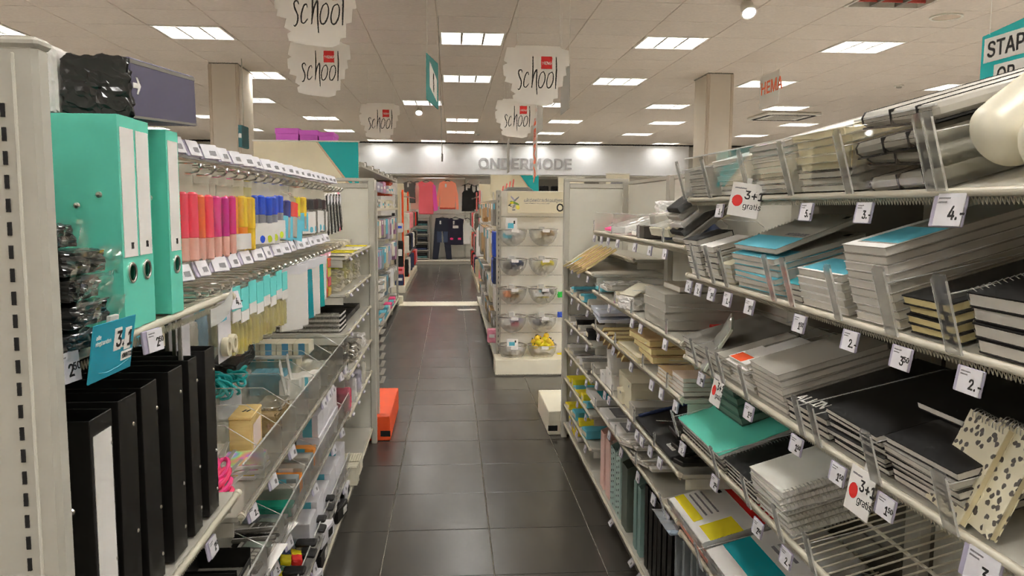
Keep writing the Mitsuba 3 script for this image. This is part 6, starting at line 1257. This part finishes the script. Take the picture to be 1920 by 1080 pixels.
for k in range(6): part("wall_back", "wall_panel", box(0.86, 0.02, 2.05, 0.003), "steel_panel" if k < 3 else "steel_dark", tr(-1.4 + 0.88 * k, BACK - 0.005, 0.13)); part("wall_back", "wall_upright", box(0.04, 0.03, 2.1, 0.003), "steel_grey", tr(-1.43 + 0.88 * k, BACK - 0.02, 0.12))
CO = col(255, 160, 128, 0.8)
garment("plain", -1.06, 20.15, 2.07, col(88, 84, 80, 0.8), "grey sleeveless top on the high back rail", 0.85)
garment("tee", -0.86, 20.20, 2.07, col(252, 208, 190, 0.8), "pale peach T-shirt on the high back rail", 1.05)
t, M = garment("plain", -0.64, 20.06, 2.09, col(254, 118, 128, 0.7), "pink quilted jacket on the high back rail", 1.02, 0.08)
for k in range(9): part(t, "quilt_row", box(0.34, 0.058, 0.03, 0.014), col(254, 118, 128, 0.7), M @ tr(-0.17, -0.10 - 0.066 * k, 0.030))
part(t, "lower_hem", box(0.37, 0.26, 0.07, 0.02), col(254, 118, 128, 0.7), M @ tr(-0.185, -0.83, -0.035)); part(t, "magenta_sleeve", pillow_prism(((0.16, -0.05), (0.24, -0.12), (0.30, -0.72), (0.20, -0.76), (0.15, -0.4)), 0.08, 0.012), col(246, 96, 190, 0.7), M @ tr(0, 0, -0.05))
garment("sweater", -0.10, 20.1, 2.10, CO, "coral orange sweatshirt on the high back rail", 1.08)
solo("folded_hem", box(0.40, 0.04, 0.06, 0.012), col(214, 90, 70, 0.8), tr(-0.30, 20.08, 1.39), "darker coral garment edge peeping below the orange sweatshirt", "clothing")
garment("tank", 0.42, 20.12, 2.02, "black_matt", "black tank top on the back wall right of the sweatshirt"); garment("tank", 0.70, 20.18, 2.0, "black_matt", "second black tank top, partly behind the right gondola", 0.9)
t, M = garment("jeans", -0.24, 20.12, 1.17, col(34, 38, 52, 0.8), "dark blue jeans hanging on the low back rail", 1.05); part(t, "faded_panel", box(0.12, 0.28, 0.004), col(60, 72, 96, 0.8), M @ tr(-0.13, -0.62, 0.036)); part(t, "faded_panel", box(0.12, 0.28, 0.004), col(60, 72, 96, 0.8), M @ tr(0.03, -0.62, 0.036))
t, M = garment("plain", 0.10, 20.1, 1.17, col(34, 30, 48, 0.8), "navy sleeveless top with white print and pink pockets", 1.1); part(t, "white_print", box(0.14, 0.07, 0.003), "paper_white", M @ tr(-0.07, -0.26, 0.036))
for q in (-1, 1): part(t, "pocket_print", box(0.08, 0.05, 0.003, 0.001), "pink", M @ tr(0.10 * q - 0.04, -0.55, 0.036))
garment("tank", 0.40, 20.12, 1.15, "paper_white", "white top on the low back rail beside the navy one", 0.95); garment("tank", 0.57, 13.36, 1.30, "paper_white", "white camisole hanging at the end of the right clothing gondola", 1.0, 0.05)
t = thing("folding_shelf", "stack of open compartments holding folded dark jeans at the back wall", "shelf"); 
for k in range(6): part(t, "board", box(0.46, 0.42, 0.022, 0.003), "grey_light", tr(-1.02, 20.05, 0.13 + 0.205 * k))
for x in (-1.03, -0.575): part(t, "side", box(0.016, 0.42, 1.08, 0.002), "grey_light", tr(x, 20.05, 0.12))
for k in range(5):
    for q in range(2): solo("folded_jeans", rough_box(0.36, 0.30, 0.055, 0.006, 290 + q), ["black_matt", "navy", "black_cover", col(40, 44, 52), col(70, 110, 110)][(k + q) % 5 if k else 4 - q * 4], tr(-0.98, 20.08, 0.153 + 0.205 * k + 0.06 * q), "folded dark trousers in the back wall compartments, row %s from below, %s" % (nth(k), ["lower", "upper"][q]), "folded trousers")
t = thing("teal_wall_sign", "small teal sign with a white print before the back wall", "sign"); part(t, "board", box(0.42, 0.01, 0.36, 0.002), "teal_sign", tr(0.70, 19.2, 1.60)); part(t, "print", box(0.2, 0.003, 0.05), "paper_white", tr(0.75, 19.197, 1.82)); part(t, "print", box(0.24, 0.003, 0.04), "paper_white", tr(0.73, 19.197, 1.75)); part(t, "rail", box(0.02, 0.02, 1.6, 0.002), "steel_grey", tr(0.90, 19.22, 0.01))
for k, (x, y, w, h, z) in enumerate(((1.62, 12.0, 0.40, 0.24, 1.66), (2.36, 12.0, 0.36, 0.30, 1.66), (2.72, 12.1, 0.32, 0.16, 1.68), (2.02, 12.1, 0.3, 0.10, 1.68))):
    t = thing("framed_sign", "white framed sign over the far racks behind the right end panel, %s from the aisle" % nth(k), "sign"); part(t, "board", box(w, 0.02, h, 0.003), "cream_white", tr(x, y, z)); part(t, "frame", box(w + 0.02, 0.016, 0.02, 0.003), "white_plastic", tr(x - 0.01, y + 0.002, z + h)); part(t, "print", box(w * 0.5, 0.002, h * 0.22), "ink_grey", tr(x + w * 0.2, y - 0.003, z + h * 0.4)); part(t, "leg", box(0.02, 0.02, z, 0.002), "steel_grey", tr(x + w * 0.5, y + 0.025, 0.001))
# left gondola end: trousers, blue and pink packs, white board
t = thing("white_price_board", "tall white price board at the end of the left clothing gondola", "sign"); part(t, "board", box(0.26, 0.02, 0.72, 0.003), "paper_white", tr(-1.12, 12.7, 1.17)); part(t, "print", box(0.14, 0.002, 0.02), "ink_grey", tr(-1.08, 12.698, 1.78)); part(t, "lower_print", box(0.05, 0.002, 0.05), "ink", tr(-0.95, 12.698, 1.30)); part(t, "leg", box(0.03, 0.03, 1.18, 0.003), "steel_grey", tr(-1.0, 12.72, 0.002))
for (z, h, m, m2, nm) in ((1.02, 0.16, "paper_white", BL, "white pack with a blue and red print"), (0.42, 0.46, "black_matt", "paper_white", "black trousers"), (0.32, 0.13, col(240, 140, 150), "red", "pink and red pack"), (0.13, 0.18, "navy", "paper_white", "navy pack with white label")):
    t = thing("end_hung_item", nm + " hung on the left clothing gondola end", "clothing"); part(t, "body", rough_box(0.15, 0.06, h, 0.006, int(z * 100)), m, tr(-0.96, 13.33, z)); part(t, "print", box(0.10, 0.004, h * 0.25), m2, tr(-0.93, 13.322, z + h * 0.45))
solo("paper_sheet", box(0.26, 0.16, 0.001), "paper_white", tr(0.10, 11.02, 0.0008) @ rot("z", 10), "white paper sheet lying on the dark floor by the pale strip", "paper")
t = thing("wall_rack", "dark shelf of small dark goods below the fascia, seen over the bowl sign", "rack"); part(t, "board", box(1.6, 0.4, 0.03, 0.003), "steel_dark", tr(1.6, 20.05, 1.80)); part(t, "support", box(1.6, 0.03, 1.68, 0.003), "steel_dark", tr(1.6, 20.42, 0.115))
for k in range(5): part(t, "goods_row", rough_box(0.22, 0.2, 0.16, 0.03, 300 + k), "black_matt", tr(1.65 + 0.3 * k, 20.1, 1.832))

t = thing("aisle_sign", "small dark teal sign beside the left ceiling column over the pens", "sign")
part(t, "board", box(0.04, 0.3, 0.24, 0.002), col(34, 84, 88), tr(-2.34, 9.0, 2.10)); part(t, "print", box(0.03, 0.002, 0.05), "paper_white", tr(-2.335, 8.998, 2.2)); part(t, "rod", box(0.01, 0.01, CEIL - 2.335, 0.001), "steel_grey", tr(-2.325, 9.15, 2.338))
